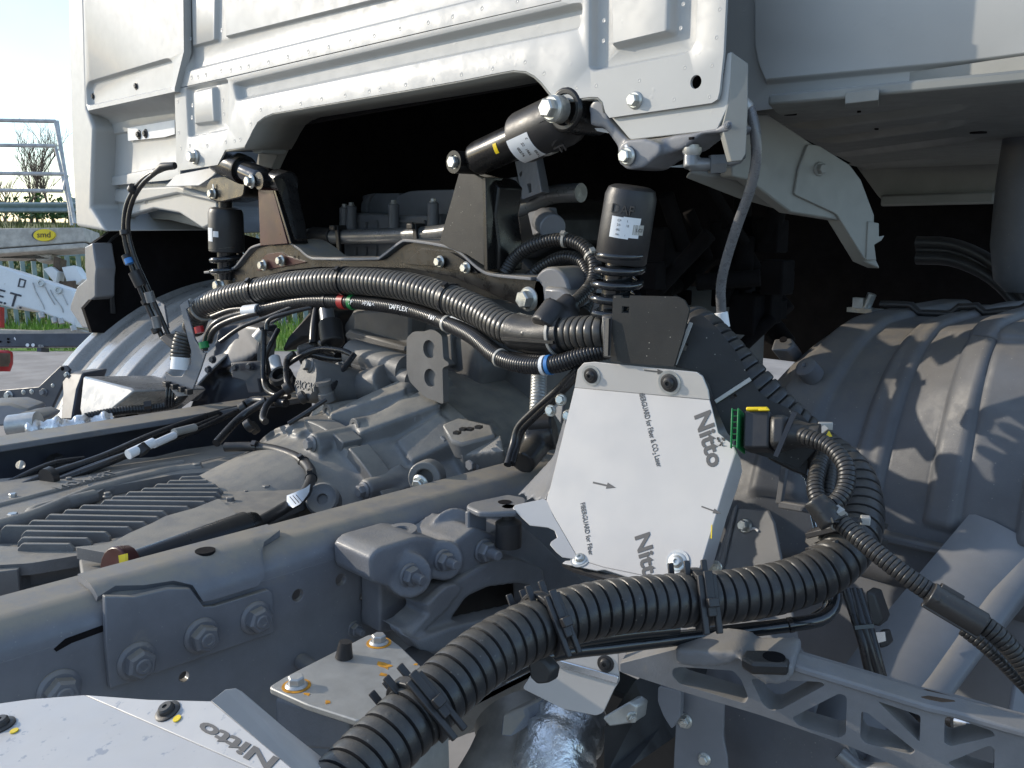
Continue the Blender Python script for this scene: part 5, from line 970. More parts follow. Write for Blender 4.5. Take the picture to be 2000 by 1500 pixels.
# ---------------------------------------------------------------- cables on the left
lcab = thing('cable_pair', D(290, 480, 1.75), 'pair of slim black cables curving down from the left cab corner past the mudguard', 'cable')
cable('cable', DP([(340, 325, 1.62), (312, 331, 1.64), (275, 355, 1.68), (250, 395, 1.72), (243, 440, 1.74), (247, 480, 1.75), (265, 540, 1.76), (290, 600, 1.77), (320, 665, 1.78)]), .0056, black_thin, lcab)
cable('cable', DP([(312, 331, 1.63), (280, 358, 1.67), (258, 395, 1.71), (250, 445, 1.73), (262, 500, 1.74), (288, 560, 1.75), (310, 610, 1.76), (332, 660, 1.77)]), .0045, black_thin, lcab)
MB().tube(DP([(298, 340, 1.63), (318, 326, 1.61), (342, 323, 1.6)]), [.004, .008, .006], 12).build('end_sleeve', black_matt, lcab)
for p, q, r, m_ in (((246, 498, 1.745), (252, 514, 1.745), .009, black_matt), ((250, 505, 1.742), (254, 515, 1.742), .0085, blue), ((262, 530, 1.74), (276, 558, 1.745), .012, black_matt), ((290, 570, 1.73), (296, 590, 1.735), .009, pipe_grey), ((303, 618, 1.74), (308, 640, 1.745), .008, pipe_grey), ((258, 372, 1.695), (262, 366, 1.69), .010, black_matt), ((243, 450, 1.73), (244, 458, 1.73), .009, black_matt), ((284, 585, 1.755), (288, 592, 1.755), .010, black_matt), ((303, 640, 1.765), (308, 648, 1.765), .010, black_matt)): MB().cyl(D(*p), D(*q), r, 14).build('sleeve', m_, lcab)
lbk = thing('cable_holder', D(375, 690, 1.72), 'flat grey sheet holder with hooked foot and black clips at the left conduit end', 'bracket')
pk = PN((.35, -.93, .1), 375, 690, 1.72)
MB().prism(pk.L([(351, 596), (366, 585), (370, 600), (363, 604), (376, 645), (380, 662), (398, 690), (402, 688), (392, 720), (372, 772), (345, 775), (325, 750), (322, 726), (336, 735), (355, 735), (372, 710), (374, 690), (366, 660), (358, 625)]), -pk.n*.004).build('holder_plate', frame_grey, lbk, bevel=.001)
for x in (326, 340, 355, 368): MB().box(pk.off(.006)(x, 750+(x-326)*.35), (.016, 0, 0), (0, .012, 0), (0, 0, .010)).build('clip', black_matt, lbk, bevel=.001)
loom('sleeve_end', DP([(352, 705, 1.74), (354, 680, 1.74), (362, 652, 1.74)]), .019, .007, hose_up, lbk, seg=18); MB().cyl(D(352, 722, 1.735), D(354, 698, 1.735), .0185, 18).build('white_band', label_white, lbk)
MB().prism([D(*q) for q in ((308, 660, 1.74), (322, 652, 1.74), (352, 672, 1.72), (345, 692, 1.72))], (0, .03, 0)).build('connector_box', black_matt, lbk, bevel=.003)
MB().prism([D(*q) for q in ((305, 586, 1.85), (312, 590, 1.85), (320, 596, 1.83), (328, 640, 1.83), (318, 655, 1.83), (302, 600, 1.85))], (0, .004, 0)).build('tab_plate', frame_grey, lbk, bevel=.001); MB().prism([D(*q) for q in ((338, 660, 1.735), (352, 654, 1.735), (354, 662, 1.735))], (0, .002, 0)).build('blue_wire', blue, lbk)
o, bp2 = loom('low_sleeve', DP([(165, 815, 1.72), (230, 803, 1.75), (290, 798, 1.77), (335, 790, 1.78), (358, 772, 1.77), (362, 755, 1.77)]), .0085, .0055, black_rub, lbk, seg=14)
tie(bp2, .55, .0095, black_matt, lbk, .008)
for x in (327, 333, 339): cable('wire', DP([(x, 755, 1.76), (x-2, 780, 1.76), (x-3, 795, 1.77)]), .003, black_thin, lbk)
# loose cables over the far rail and gearbox
gc = thing('cable_bundle', D(280, 880, 1.45), 'black cables with white tags lying along the inside of the far rail', 'cable')
for pts, r in (([(-40, 990, 1.3), (80, 935, 1.38), (200, 893, 1.46), (300, 850, 1.55), (400, 815, 1.66), (470, 797, 1.74)], .007), ([(-40, 1000, 1.3), (100, 945, 1.37), (220, 900, 1.44), (330, 855, 1.55), (430, 815, 1.66)], .006), ([(60, 960, 1.36), (130, 930, 1.40), (240, 890, 1.46), (360, 850, 1.56), (460, 805, 1.68), (490, 792, 1.74)], .005), ([(-40, 972, 1.33), (90, 910, 1.42), (170, 895, 1.48)], .005)): cable('cable', DP(pts), r, black_thin, gc)
loom('ribbed_sleeve', DP([(60, 958, 1.37), (120, 930, 1.41), (200, 905, 1.46)]), .006, .0045, black_rub, gc, seg=10)
for p, q, r, m_ in (((250, 888, 1.42), (300, 864, 1.46), .008, label_white), ((300, 868, 1.47), (340, 850, 1.52), .0065, label_white), ((272, 872, 1.44), (284, 884, 1.44), .0105, black_matt), ((340, 845, 1.53), (380, 835, 1.58), .007, tie_grey), ((90, 935, 1.36), (102, 930, 1.37), .016, black_matt)): MB().cyl(D(*p), D(*q), r, 14).build('tag', m_, gc)
ec = thing('engine_wiring', D(520, 740, 1.6), 'thin black wires looping around the round engine cover', 'wiring')
for pts, r in (([(520, 735, 1.75), (518, 700, 1.76), (530, 670, 1.76), (545, 640, 1.78)], .005), ([(516, 645, 1.7), (515, 740, 1.68), (530, 768, 1.62), (570, 775, 1.58)], .005), ([(575, 690, 1.64), (560, 705, 1.64), (560, 740, 1.6), (560, 760, 1.58), (525, 785, 1.55), (513, 815, 1.52), (520, 825, 1.5)], .006), ([(545, 730, 1.7), (555, 718, 1.68), (580, 700, 1.66), (620, 682, 1.64), (665, 684, 1.6), (692, 695, 1.58)], .005), ([(692, 692, 1.56), (670, 722, 1.54), (642, 768, 1.5)], .0055), ([(637, 780, 1.47), (600, 805, 1.46), (560, 830, 1.45)], .004), ([(520, 782, 1.55), (470, 815, 1.55), (420, 868, 1.48)], .007), ([(620, 600, 1.75), (614, 640, 1.72), (612, 676, 1.7)], .009), ([(628, 670, 1.66), (640, 680, 1.64), (660, 690, 1.62), (655, 700, 1.62)], .008), ([(592, 700, 1.66), (600, 690, 1.66), (650, 700, 1.64), (690, 700, 1.62)], .006), ([(480, 790, 1.6), (500, 782, 1.6), (560, 788, 1.55)], .008)): cable('wire', DP(pts), r, black_thin, ec)
MB().cyl(D(637, 605, 1.7), D(645, 660, 1.66), .014, 18).build('sensor', pipe_grey, ec, bevel=.002); MB().cyl(D(645, 630, 1.66), D(650, 672, 1.64), .022, 18).build('sensor_body', black_matt, ec, bevel=.003)
MB().cyl(D(536, 700, 1.72), D(542, 725, 1.70), .011, 16).build('white_band', label_white, ec); MB().cyl(D(505, 665, 1.85), D(518, 650, 1.85), .018, 18).build('round_tag', steel, ec)
MB().lathe(D(548, 735, 1.66), (.3, -.6, .7), [(-.015, .018), (0, .023), (.008, .018), (.008, .013), (-.008, .013)], 24).build('rubber_ring', black_rub, ec); MB().cyl(D(590, 705, 1.72), D(630, 690, 1.72), .03, 20).build('rubber_boot', black_rub, ec, bevel=.006)
for p in ((556, 762, 1.55), (585, 780, 1.5), (470, 800, 1.6), (490, 840, 1.55), (480, 835, 1.52)): MB().cyl(D(*p), D(p[0]+12, p[1]-8, p[2]), .011, 14).build('connector', black_matt, ec, bevel=.002)
gw = thing('gearbox_harness', D(590, 930, 1.3), 'taped wiring harness with white paper flag curving over the gearbox cover', 'wiring')
o, hp = cable('harness', DP([(440, 873, 1.46), (500, 873, 1.45), (550, 882, 1.42), (590, 900, 1.38), (608, 925, 1.33), (600, 955, 1.27), (585, 975, 1.23), (555, 992, 1.18), (510, 1018, 1.12), (455, 1042, 1.07)]), .0078, black_matt, gw, seg=14)
for s in (.12, .36, .5): tie(hp, s, .0085, black_thin, gw, .005)
o = MB().loft([[D(x0, y0, d) for x0, y0, d in ((560, 968, 1.19), (575, 962, 1.19), (598, 952, 1.21), (606, 945, 1.22))], [D(x0, y0, d) for x0, y0, d in ((560, 985, 1.18), (578, 975, 1.175), (598, 970, 1.19), (604, 960, 1.21))], [D(x0, y0, d) for x0, y0, d in ((572, 992, 1.17), (585, 985, 1.165), (592, 978, 1.18), (600, 968, 1.2))]], closed=False).build('paper_flag', label_white, gw, smooth=80)
for k in range(3): MB().bar(D(566+6*k, 970-2*k, 1.172), D(578+6*k, 984-2*k, 1.158), .0012, .0004, (0, -1, 0)).build('print', print_black, gw)
bt = thing('shift_cylinder', D(350, 1080, 1.05), 'black cylinder with red body and yellow strip between gearbox and near rail', 'cylinder')
MB().lathe(D(250, 1112, .975), D(440, 1044, 1.065)-D(250, 1112, .975), [(0, .013), (.01, .018), (.15, .019), (.152, .016), (.16, .016), (.165, .014)], 28).build('tube', black_paint, bt, smooth=40)
MB().cyl(D(222, 1112, .95), D(250, 1108, .965), .024, 20).build('red_body', darkred, bt, bevel=.002); MB().prism([D(*q) for q in ((231, 1085, .935), (244, 1082, .935), (246, 1124, .93), (236, 1126, .93))], (0, .003, 0)).build('yellow_strip', yellow, bt)
# uprights between engine and shield
vh = thing('braided_pipe', D(1050, 780, 1.3), 'vertical braided pipe with black elbow beside the white shield', 'pipe')
loom('braided_part', DP([(1055, 690, 1.36), (1053, 730, 1.35), (1051, 780, 1.33), (1048, 830, 1.32)]), .012, .005, steel, vh, seg=16, gro=.93)
mb = MB(); mb.cyl(D(1030, 852, 1.3), D(1085, 845, 1.29), .024, 20); mb.cyl(D(1055, 840, 1.3), D(1042, 880, 1.28), .02, 20); mb.cyl(D(1045, 875, 1.28), D(1020, 905, 1.25), .018, 20); mb.build('elbow', black_rub, vh, remesh=.003, it=4)
MB().cyl(D(1032, 830, 1.29), D(1080, 826, 1.28), .014, 18).build('cap', black_matt, vh, bevel=.003)
for pts, r in (([(1130, 720, 1.13), (1090, 760, 1.18), (1040, 805, 1.22), (1012, 835, 1.24), (1002, 870, 1.24), (990, 912, 1.22)], .0055), ([(1130, 728, 1.13), (1096, 766, 1.18), (1046, 812, 1.22), (1018, 842, 1.24), (1008, 875, 1.24), (998, 912, 1.22)], .0055)): cable('brake_line', DP(pts), r, black_thin, vh)
MB().prism([D(*q) for q in ((1065, 770, 1.2), (1085, 755, 1.2), (1100, 790, 1.18), (1095, 830, 1.18), (1080, 805, 1.2))], (0, .006, 0)).build('bracket', frame_grey, vh, bevel=.002); 
for x, y in ((1096, 781), (1076, 802), (1110, 812)): boltd(x, y, 1.165, (.3, -.9, .2), 12, zinc, vh)
MB().lathe(D(1058, 690, 1.32), (0, -.9, .4), [(0, .018), (.012, .018), (.012, .001)], 20).build('cap_screw', zinc, vh)
# ---------------------------------------------------------------- right mudguard
mg = thing('mudguard', (-.3, 1.3, 1.1), 'dusty black ribbed right mudguard with shadow bands below the cab floor', 'mudguard', 'mudguards')
def lerp_tab(tab, v):
    for (a, b), (c, d) in zip(tab, tab[1:]):
        if v <= c: t = max(0, (v-a)/(c-a)); return b+(d-b)*t
    return tab[-1][1]
# back edge of the guard for three stations across: y as a function of height
ST = [(-.60, [(.55, 1.06), (.95, 1.065), (1.06, 1.085), (1.144, 1.13), (1.203, 1.225), (1.236, 1.32), (1.246, 1.42), (1.248, 1.7)]),
      (-.47, [(.55, 1.10), (.95, 1.105), (1.06, 1.125), (1.144, 1.165), (1.203, 1.215), (1.238, 1.275), (1.25, 1.36), (1.252, 1.7)]),
      (-.34, [(.55, 1.10), (.95, 1.102), (1.06, 1.112), (1.144, 1.130), (1.203, 1.146), (1.25, 1.176), (1.272, 1.24), (1.278, 1.7)]),
      (.12, [(.55, 1.10), (.95, 1.102), (1.06, 1.112), (1.144, 1.130), (1.203, 1.146), (1.255, 1.176), (1.28, 1.24), (1.285, 1.7)])]
def crest(u, x):
    """height and depth at fraction u of the station's outline"""
    for (xa, A), (xb, B) in zip(ST, ST[1:]):
        if x <= xb: t = max(0, (x-xa)/(xb-xa)); break
    else: t = 1
    k = u*(len(A)-1); i = min(int(k), len(A)-2); f = k-i
    def sp(T):
        P = [T[max(i-1, 0)], T[i], T[i+1], T[min(i+2, len(T)-1)]]
        return [.5*((2*b)+(c-a)*f+(2*a-5*b+4*c-d)*f*f+(3*b-a-3*c+d)*f**3) for a, b, c, d in zip(*P)]
    (z0, y0), (z1, y1) = sp(A), sp(B); return z0+(z1-z0)*t, y0+(y1-y0)*t
xs = []; x = -.66
while x < .12: xs.append(x); x += .004
ribs = [(-.575, .036), (-.468, .020), (-.368, .020), (-.265, .020), (-.16, .020)]
def rib(x):
    h = 0
    for c, w_ in ribs:
        d = abs(x-c); h = max(h, 0 if d > w_ else (1 if d < w_*.66 else .5+.5*math.cos(math.pi*(d-w_*.66)/(w_*.34))))
    return h*.009
rows = [[] for _ in range(71)]
for j in range(71):
    u = .14+.86*j/70
    for x in xs:
        z, y = crest(u, x); z2, y2 = crest(min(u+.01, 1), x); t = V((0, y2-y, z2-z)).normalized(); n = V((0, -t.z, t.y))
        k = max(0, (-.585-x)/.075); drop = k*k*.05; rows[j].append(V((x, y, z-drop))+n*(rib(x)*(1 if u > .235 else 0)))
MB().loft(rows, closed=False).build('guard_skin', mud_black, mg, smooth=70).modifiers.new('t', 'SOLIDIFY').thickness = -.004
# rolled top rim behind the crest with its bumps
rim = [V((x, 1.44, crest(.90, x)[0]+.008+rib(x)*1.3)) for x in [-.6+.012*i for i in range(58)]]
MB().tube(rim, .006, 10).build('rim_bead', black_matt, mg, smooth=80)
mb = MB(); q = D(1690, 606, 1.62); mb.box(q, (.05, -.01, 0), (.01, .03, 0), (0, 0, .008)); mb.cyl(q, q+V((.01, 0, .03)), .008, 12); mb.box(q+V((-.012, .0, .012)), (.02, 0, 0), (0, .012, 0), (0, 0, .02)); mb.build('spring_clip', zinc, mg, kind='stuff')
MB().prism([D(*q) for q in ((1505, 683, 1.335), (1512, 662, 1.36), (1545, 660, 1.36), (1552, 672, 1.34), (1540, 684, 1.33))], (0, .03, -.02)).build('nub', mud_black, mg, bevel=.003); MB().lathe(D(1530, 664, 1.345), (.1, -.6, .8), [(0, .0055), (.002, .0055), (.002, .0001)], 14).build('nub_hole', insul, mg)
q = D(1575, 718, 1.235); MB().lathe(q, (-.15, -.75, .62), [(-.02, .0155), (.003, .0145), (.006, .010), (.006, .004), (.002, .001)], 28).build('rubber_plug', mud_black, mg, smooth=40)
pu = PN((-.1, -1, .15), 1590, 960, 1.14)
for a, b in (((1535, 900), (1522, 985)), ((1522, 985), (1610, 1000))): MB().bar(pu(*a), pu(*b), .010, .006, pu.n).build('moulded_rib', mud_black, mg, bevel=.002)
MB().bar(V((-.50, 1.098, 1.005)), V((.12, 1.098, 1.018)), .022, .012, (0, 0, 1)).build('lower_lip', mud_black, mg, bevel=.004)
# grey lower splash panel beneath it
spn = thing('splash_panel', (-.3, 1.1, .8), 'smooth bluish grey lower panel under the right mudguard', 'panel')
MB().prism(PY(1.105).L([(1380, 1000), (1560, 990), (1700, 1020), (2100, 1100), (2150, 1800), (1380, 1800)]), (0, .01, 0)).build('panel', mud_grey, spn, bevel=.003)
pp1 = PN((-.1, -.95, .3), 1480, 1100, 1.07)
MB().prism(pp1.L([(1432, 990), (1500, 996), (1512, 1020), (1560, 1260), (1610, 1330), (1560, 1500), (1400, 1500), (1360, 1300), (1385, 1130)]), -pp1.n*.004).build('front_panel', mud_grey, spn, bevel=.002)
boltp(pp1, 1456, 1027, 15, zinc, spn, 'hex'); MB().tube(crom(pp1.off(.001).L([(1466, 1034), (1474, 1032), (1484, 1040)]), .003), .0016, 8).build('paint_stroke', label_white, spn)
MB().prism(pp1.off(.003).L([(1432, 992), (1440, 985), (1400, 1160), (1392, 1150)]), -pp1.n*.003).build('raised_edge', mud_grey, spn, bevel=.001)
# long diagonal strap of the tank at the right edge
tk = thing('tank_strap', D(1900, 1250, .95), 'smooth grey round edged panel strip running diagonally at the right edge', 'panel')
a, b = D(1990, 1080, 1.02), D(1760, 1420, .98); t = (b-a).normalized(); n = t.cross(CAMP-a).normalized(); v = n.cross(t)
c1 = D(2020, 1120, 1.0); 
MB().loft([[p+n*s+v*h for s, h in ((-.022, -.02), (-.021, .006), (-.016, .011), (.0, .011), (.009, .008), (.013, .0), (.015, -.02))] for p in (D(2075, 1040, 1.05), D(2005, 1075, 1.03), D(1985, 1120, 1.02), b, D(1700, 1520, .95))], closed=False).build('strip', mud_grey, tk, smooth=60)
MB().loft([[p+n*s+v*h for s, h in ((.022, -.02), (.026, -.004), (.036, .006), (.07, .011), (.10, .008), (.125, -.006))] for p in (D(2110, 1120, 1.0), D(2020, 1230, .99), D(1900, 1380, .97), D(1780, 1550, .95))], closed=False).build('body', mud_grey, tk, smooth=60)
MB().prism([D(*q) for q in ((1975, 1330, .95), (2030, 1300, .95), (2030, 1480, .93), (1950, 1480, .93))], (0, .02, 0)).build('corner_panel', mud_grey, tk, bevel=.006)
# ---------------------------------------------------------------- cast step carrier with triangular openings
tr = thing('step_carrier', (-.3, .72, .98), 'grey cast alloy step carrier with triangular openings along the lower right', 'step bracket')
A_, B_ = D(1320, 1262, .862), D(2000, 1402, .735); ptn = Pl((B_-A_).cross(V((.05, -.12, 1))), A_)
tk_ = -ptn.n*.026
out = [(1211, 1296), (1320, 1268), (1440, 1276), (1462, 1296), (1550, 1300), (1680, 1339), (1811, 1379), (1870, 1392), (1960, 1418), (2060, 1445), (2060, 1665), (1960, 1592), (1824, 1528), (1654, 1456), (1485, 1397), (1335, 1352), (1211, 1312)]
hl = [rnd([(1314, 1306), (1328, 1303), (1432, 1310), (1448, 1328), (1462, 1364), (1454, 1374), (1328, 1336), (1313, 1320)], 6), rnd([(1466, 1326), (1602, 1332), (1612, 1338), (1524, 1386), (1506, 1388), (1490, 1376)], 7), rnd([(1546, 1402), (1640, 1354), (1654, 1361), (1652, 1434), (1638, 1442), (1560, 1418)], 7), rnd([(1682, 1390), (1694, 1392), (1788, 1466), (1780, 1474), (1690, 1452), (1680, 1440)], 6), rnd([(1714, 1370), (1798, 1398), (1796, 1450)], 6), rnd([(1845, 1402), (1857, 1400), (1938, 1428), (1944, 1438), (1857, 1458), (1844, 1452)], 6), rnd([(1850, 1490), (1932, 1456), (1942, 1462), (1942, 1530), (1880, 1510)], 6)]
MB().prism(ptn.L(out), tk_, [ptn.L(h) for h in hl]).build('truss', alu_cast, tr, bevel=.004, seg=3)
# top flange widened towards the back, socket block
mb = MB(); up = V((0, 0, 1)); bk = -ptn.n
tp_ = ptn.L([(1550, 1299), (1680, 1338), (1811, 1378), (1870, 1391), (1960, 1417), (2060, 1444)])
mb.loft([[p+ptn.n*.003-up*.005, p+bk*.020-up*.005, p+bk*.020+up*.002, p+ptn.n*.003+up*.002] for p in tp_]); mb.build('top_flange', alu_cast, tr, bevel=.002)
mb = MB(); mb.prism(ptn.off(.010).L(rnd([(1316, 1268), (1440, 1276), (1438, 1296), (1400, 1304), (1322, 1302)], 6)), bk*.045); mb.prism(ptn.off(.014).L(rnd([(1440, 1282), (1462, 1298), (1548, 1300), (1550, 1322), (1528, 1340), (1490, 1338), (1458, 1314)], 8)), bk*.05); mb.build('socket_block', alu_cast, tr, remesh=.003, it=5)
zq = PZ(ptn(1500, 1298).z+.014)
MB().prism(zq.L(rnd([(1448, 1282), (1456, 1268), (1500, 1268), (1544, 1286), (1540, 1297), (1470, 1295)], 5)), (0, 0, -.012)).build('rubber_pad', black_rub, tr, bevel=.003); MB().lathe(zq(1512, 1283), (0, 0, 1), [(0, .010), (.0006, .010), (.0006, .0001)], 18).build('pad_hole', insul, tr)
MB().prism(PZ(ptn(1811, 1378).z+.0035).L([(1782, 1348), (1810, 1346), (1855, 1358), (1866, 1370), (1840, 1370), (1800, 1362)]), (0, 0, -.004)).build('bare_patch', brown, tr)
MB().prism(PY(.85).L([(1220, 1268), (1330, 1250), (1340, 1330), (1220, 1310)]), (0, .03, 0)).build('end_plate', alu_cast, tr, bevel=.004)
# support strut hanging below and hardware behind the carrier
sg_ = thing('support_strut', D(1380, 1420, .95), 'grey sheet metal support with two bolts standing below the step carrier', 'support')
psg = PN((.2, -.97, .1), 1380, 1420, .95)
MB().prism(psg.L(rnd([(1325, 1320), (1362, 1330), (1415, 1350), (1412, 1440), (1420, 1480), (1425, 1600), (1312, 1600), (1316, 1480)], 5)), -psg.n*.004).build('plate', mud_grey, sg_, bevel=.001)
MB().prism(psg.off(.02).L(rnd([(1285, 1340), (1330, 1350), (1328, 1400), (1312, 1425), (1296, 1400), (1284, 1370)], 6)), -psg.n*.01).build('lobe', mud_grey, sg_, bevel=.003)
boltp(psg, 1338, 1408, 15, zinc, sg_, 'nut'); boltp(psg, 1376, 1482, 13, zinc, sg_, 'hex')
MB().prism(PN((0, -1, .1), 1480, 1420, 1.0).L([(1415, 1350), (1640, 1420), (1700, 1560), (1420, 1600)]), (0, .01, 0)).build('dark_panel', mud_black, sg_)
hw = thing('brake_coupling', D(1920, 1425, .82), 'chrome threaded coupling and hoses seen through the right openings of the step carrier', 'coupling')
MB().lathe(D(1870, 1412, .83), D(1960, 1430, .80)-D(1870, 1412, .83), [(0, .009), (.012, .009), (.012, .011), (.03, .011), (.032, .009), (.045, .009), (.045, .004)], 20).build('coupling', bare_al, hw); cable('hose', DP([(1740, 1370, .86), (1800, 1400, .85), (1870, 1412, .83)]), .006, black_thin, hw); cable('hose', DP([(1730, 1375, .88), (1780, 1420, .87), (1830, 1470, .86)]), .005, black_thin, hw); MB().cyl(D(1752, 1385, .85), D(1780, 1420, .85), .006, 14).build('fitting', bare_al, hw)
cable('grey_hose', DP([(1640, 1470, .93), (1680, 1500, .92), (1740, 1505, .9), (1800, 1490, .9), (1880, 1500, .88), (1940, 1520, .87)]), .008, pipe_grey, hw)
# exhaust flex below
ex_ = thing('exhaust_pipe', D(1110, 1450, .98), 'foil wrapped exhaust pipe bending down below the hose at the bottom edge', 'exhaust pipe')
path = crom(DP([(1115, 1400, 1.05), (1098, 1440, 1.02), (1080, 1490, 1.0), (1100, 1560, 1.0)]), .006)
MB().tube(path, [.045+.0022*math.sin(i*1.7)+.001*math.sin(i*4.1) for i in range(len(path))], 40).build('foil_wrap', foil, ex_, smooth=80)
MB().tube(crom(DP([(1010, 1400, 1.1), (1020, 1440, 1.08), (1000, 1500, 1.06), (960, 1570, 1.05)]), .01), .055, 28).build('bare_pipe', pipe_brown, ex_, smooth=80)
MB().tube(crom(DP([(1060, 1370, 1.04), (1100, 1368, 1.04), (1140, 1380, 1.05)]), .004), .008, 12).build('clamp_band', steel, ex_)
MB().prism([D(*q) for q in ((980, 1395, 1.0), (1025, 1380, 1.0), (1030, 1400, 1.0), (1000, 1440, .98), (975, 1440, .98))], (0, .04, 0)).build('hanger', frame_grey, ex_, bevel=.003)
# underbody bits that close the view of the ground
ub = thing('chassis_crossmember', (-.75, .9, .62), 'dark cross member low down between rail and step support', 'cross member')
MB().box((-.62, 1.02, .62), (.5, 0, 0), (0, .06, 0), (0, 0, .16)).build('beam', black_matt, ub, bevel=.006)
MB().prism([D(*q) for q in ((1180, 1420, .95), (1240, 1330, 1.0), (1310, 1330, 1.02), (1290, 1420, 1.0), (1230, 1500, .95), (1180, 1520, .95))], (.0, .08, 0)).build('side_plate', black_matt, ub)
MB().cyl((-1.0, .1, .70), (-1.0, .75, .70), .05, 24).build('pipe', black_matt, ub)
# ---------------------------------------------------------------- left mudguard
lm = thing('mudguard', (-2.05, .9, 1.05), 'sunlit left mudguard with three curved ridges behind the far rail', 'mudguard', 'mudguards')
cl = V((0, 1.28, .60))
def left_pt(x, a, h=0): r = .62+h; return V((x, cl.y-math.cos(R(a))*r, cl.z+math.sin(R(a))*r))
xs = [-2.46+.006*i for i in range(111)]; lr = [(-2.43, .03), (-2.27, .045), (-2.10, .045), (-1.94, .045)]
def lrib(x):
    h = 0
    for c, w_ in lr: d = abs(x-c); h = max(h, 0 if d > w_ else (1 if d < w_*.62 else .5+.5*math.cos(math.pi*(d-w_*.62)/(w_*.38))))
    return h*.022
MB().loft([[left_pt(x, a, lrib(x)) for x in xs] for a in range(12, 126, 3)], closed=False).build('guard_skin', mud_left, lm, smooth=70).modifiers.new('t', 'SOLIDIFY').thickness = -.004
fp_ = PN((.2, -.95, .25), 220, 780, 2.0)
PCV = PN((.1, -.9, .42), 205, 775, 1.80)
MB().prism(PCV.L([(162, 735), (255, 758), (262, 764), (205, 810), (160, 818), (155, 800)]), (-.02, .16, -.02)).build('pocket_cover', mud_left, lm, bevel=.004)
MB().prism(PCV.off(-.01).L([(120, 735), (135, 728), (162, 728), (150, 760), (140, 820), (118, 820), (122, 770)]), (-.02, .06, 0)).build('bracket_strip', dark_navy, lm, bevel=.004)
lb2 = thing('mudguard_bracket', D(90, 770, 1.95), 'dark steel bracket plate with bolts holding the left mudguard', 'bracket')
pb2 = PN((.5, -.86, .1), 90, 770, 1.95)
MB().prism(pb2.L([(-40, 765), (75, 755), (118, 714), (128, 714), (136, 722), (100, 800), (80, 825), (-40, 830)]), -pb2.n*.008).build('plate', dark_navy, lb2, bevel=.002)
for x, y, r, m_ in ((18, 772, 9, steel), (46, 766, 5, steel), (62, 765, 5, steel), (86, 766, 8, frame_grey), (122, 720, 4, insul), (103, 753, 4, steel), (131, 732, 6, steel)): boltp(pb2, x, y, r, m_, lb2, 'hex' if r > 5 else 'button')
mb = MB(); mb.prism([D(*q) for q in ((-40, 790, 1.75), (20, 788, 1.75), (55, 800, 1.74), (50, 830, 1.73), (-40, 835, 1.73))], (-.05, .05, 0)); mb.prism([D(*q) for q in ((20, 812, 1.7), (62, 806, 1.72), (85, 815, 1.72), (60, 835, 1.7), (22, 835, 1.69))], (-.04, .05, 0)); mb.build('valve_block', frame_grey, lb2, bevel=.005)
MB().cyl(D(20, 833, 1.69), D(75, 826, 1.69), .022, 20).build('duct_end', steel, lb2)
fo_ = thing('foil_duct', D(130, 830, 1.7), 'crumpled silver foil duct lying on top of the far rail', 'duct')
path = crom(DP([(52, 842, 1.68), (85, 836, 1.69), (130, 834, 1.70), (175, 828, 1.72), (225, 822, 1.74)]), .006)
MB().tube(path, [.017+.004*math.sin(i*.9)+.002*math.sin(i*2.3) for i in range(len(path))], 24).build('foil', foil, fo_, smooth=80)
# black liner inside the left wheel arch, with its outer lip
ll = thing('wheel_arch_liner', (-2.2, 1.2, 1.25), 'black plastic wheel arch liner with grey stepped outer edge on the far left', 'arch liner')
lip = [(165, 482), (180, 474), (184, 500), (188, 525), (186, 545), (186, 580), (172, 592), (165, 600), (182, 638), (172, 642), (160, 640), (137, 606), (137, 596), (150, 560), (168, 545), (165, 520)]
MB().prism(PY(.87).L(lip), (.0, .05, 0)).build('outer_edge', mud_grey, ll, bevel=.004)
LX = PX(PY(.875)(178, 560).x+.01); MB().prism(LX.L([(178, 478), (250, 428), (300, 412), (350, 420), (430, 446), (560, 480), (560, 600), (430, 610), (330, 630), (240, 650), (180, 650), (164, 602), (184, 580), (186, 520)]), (-.02, 0, 0)).build('liner', insul, ll)
MB().prism(LX.L([(212, 573), (220, 572), (224, 612), (214, 612)]), (.01, 0, 0)).build('moulded_rib', black_matt, ll, bevel=.002)
MB().tube(crom(LX.L([(188, 498), (205, 490), (215, 470), (240, 452), (262, 444)]), .01), .004, 8).build('moulded_rib', black_matt, ll)
fr = [V((-2.48+.01*i, 1.02, 0)) for i in range(2)]
# ---------------------------------------------------------------- ground, verge, fence, bank and machines behind
MB().prism([V((-400, -400, 0)), V((400, -400, 0)), V((400, 400, 0)), V((-400, 400, 0))], (0, 0, -.5)).build('ground', concrete, kind='structure')
MB().prism([V((-1.5, -1.5, .006)), V((3, -1.5, .006)), V((3, 4, .006)), V((-1.5, 4, .006))], (0, 0, -.004)).build('gravel', gravel_m, kind='structure')
# directions: u runs along the verge (across the view on the left), w away from the truck
def G(px, py): return PZ(0)(px, py)
g0, g1 = G(-200, 690), G(700, 690)
u_ = (g1-g0).normalized(); w_ = V((-u_.y, u_.x, 0)); w_ = w_ if w_.dot(_f) > 0 else -w_
o_ = G(60, 686)
def U(a, b, z=0): return o_+u_*a+w_*b+V((0, 0, z))
MB().prism([U(-30, 0, .004), U(40, 0, .004), U(40, 2.6, .004), U(-30, 2.6, .004)], (0, 0, -.003)).build('verge', grass_m, kind='structure')
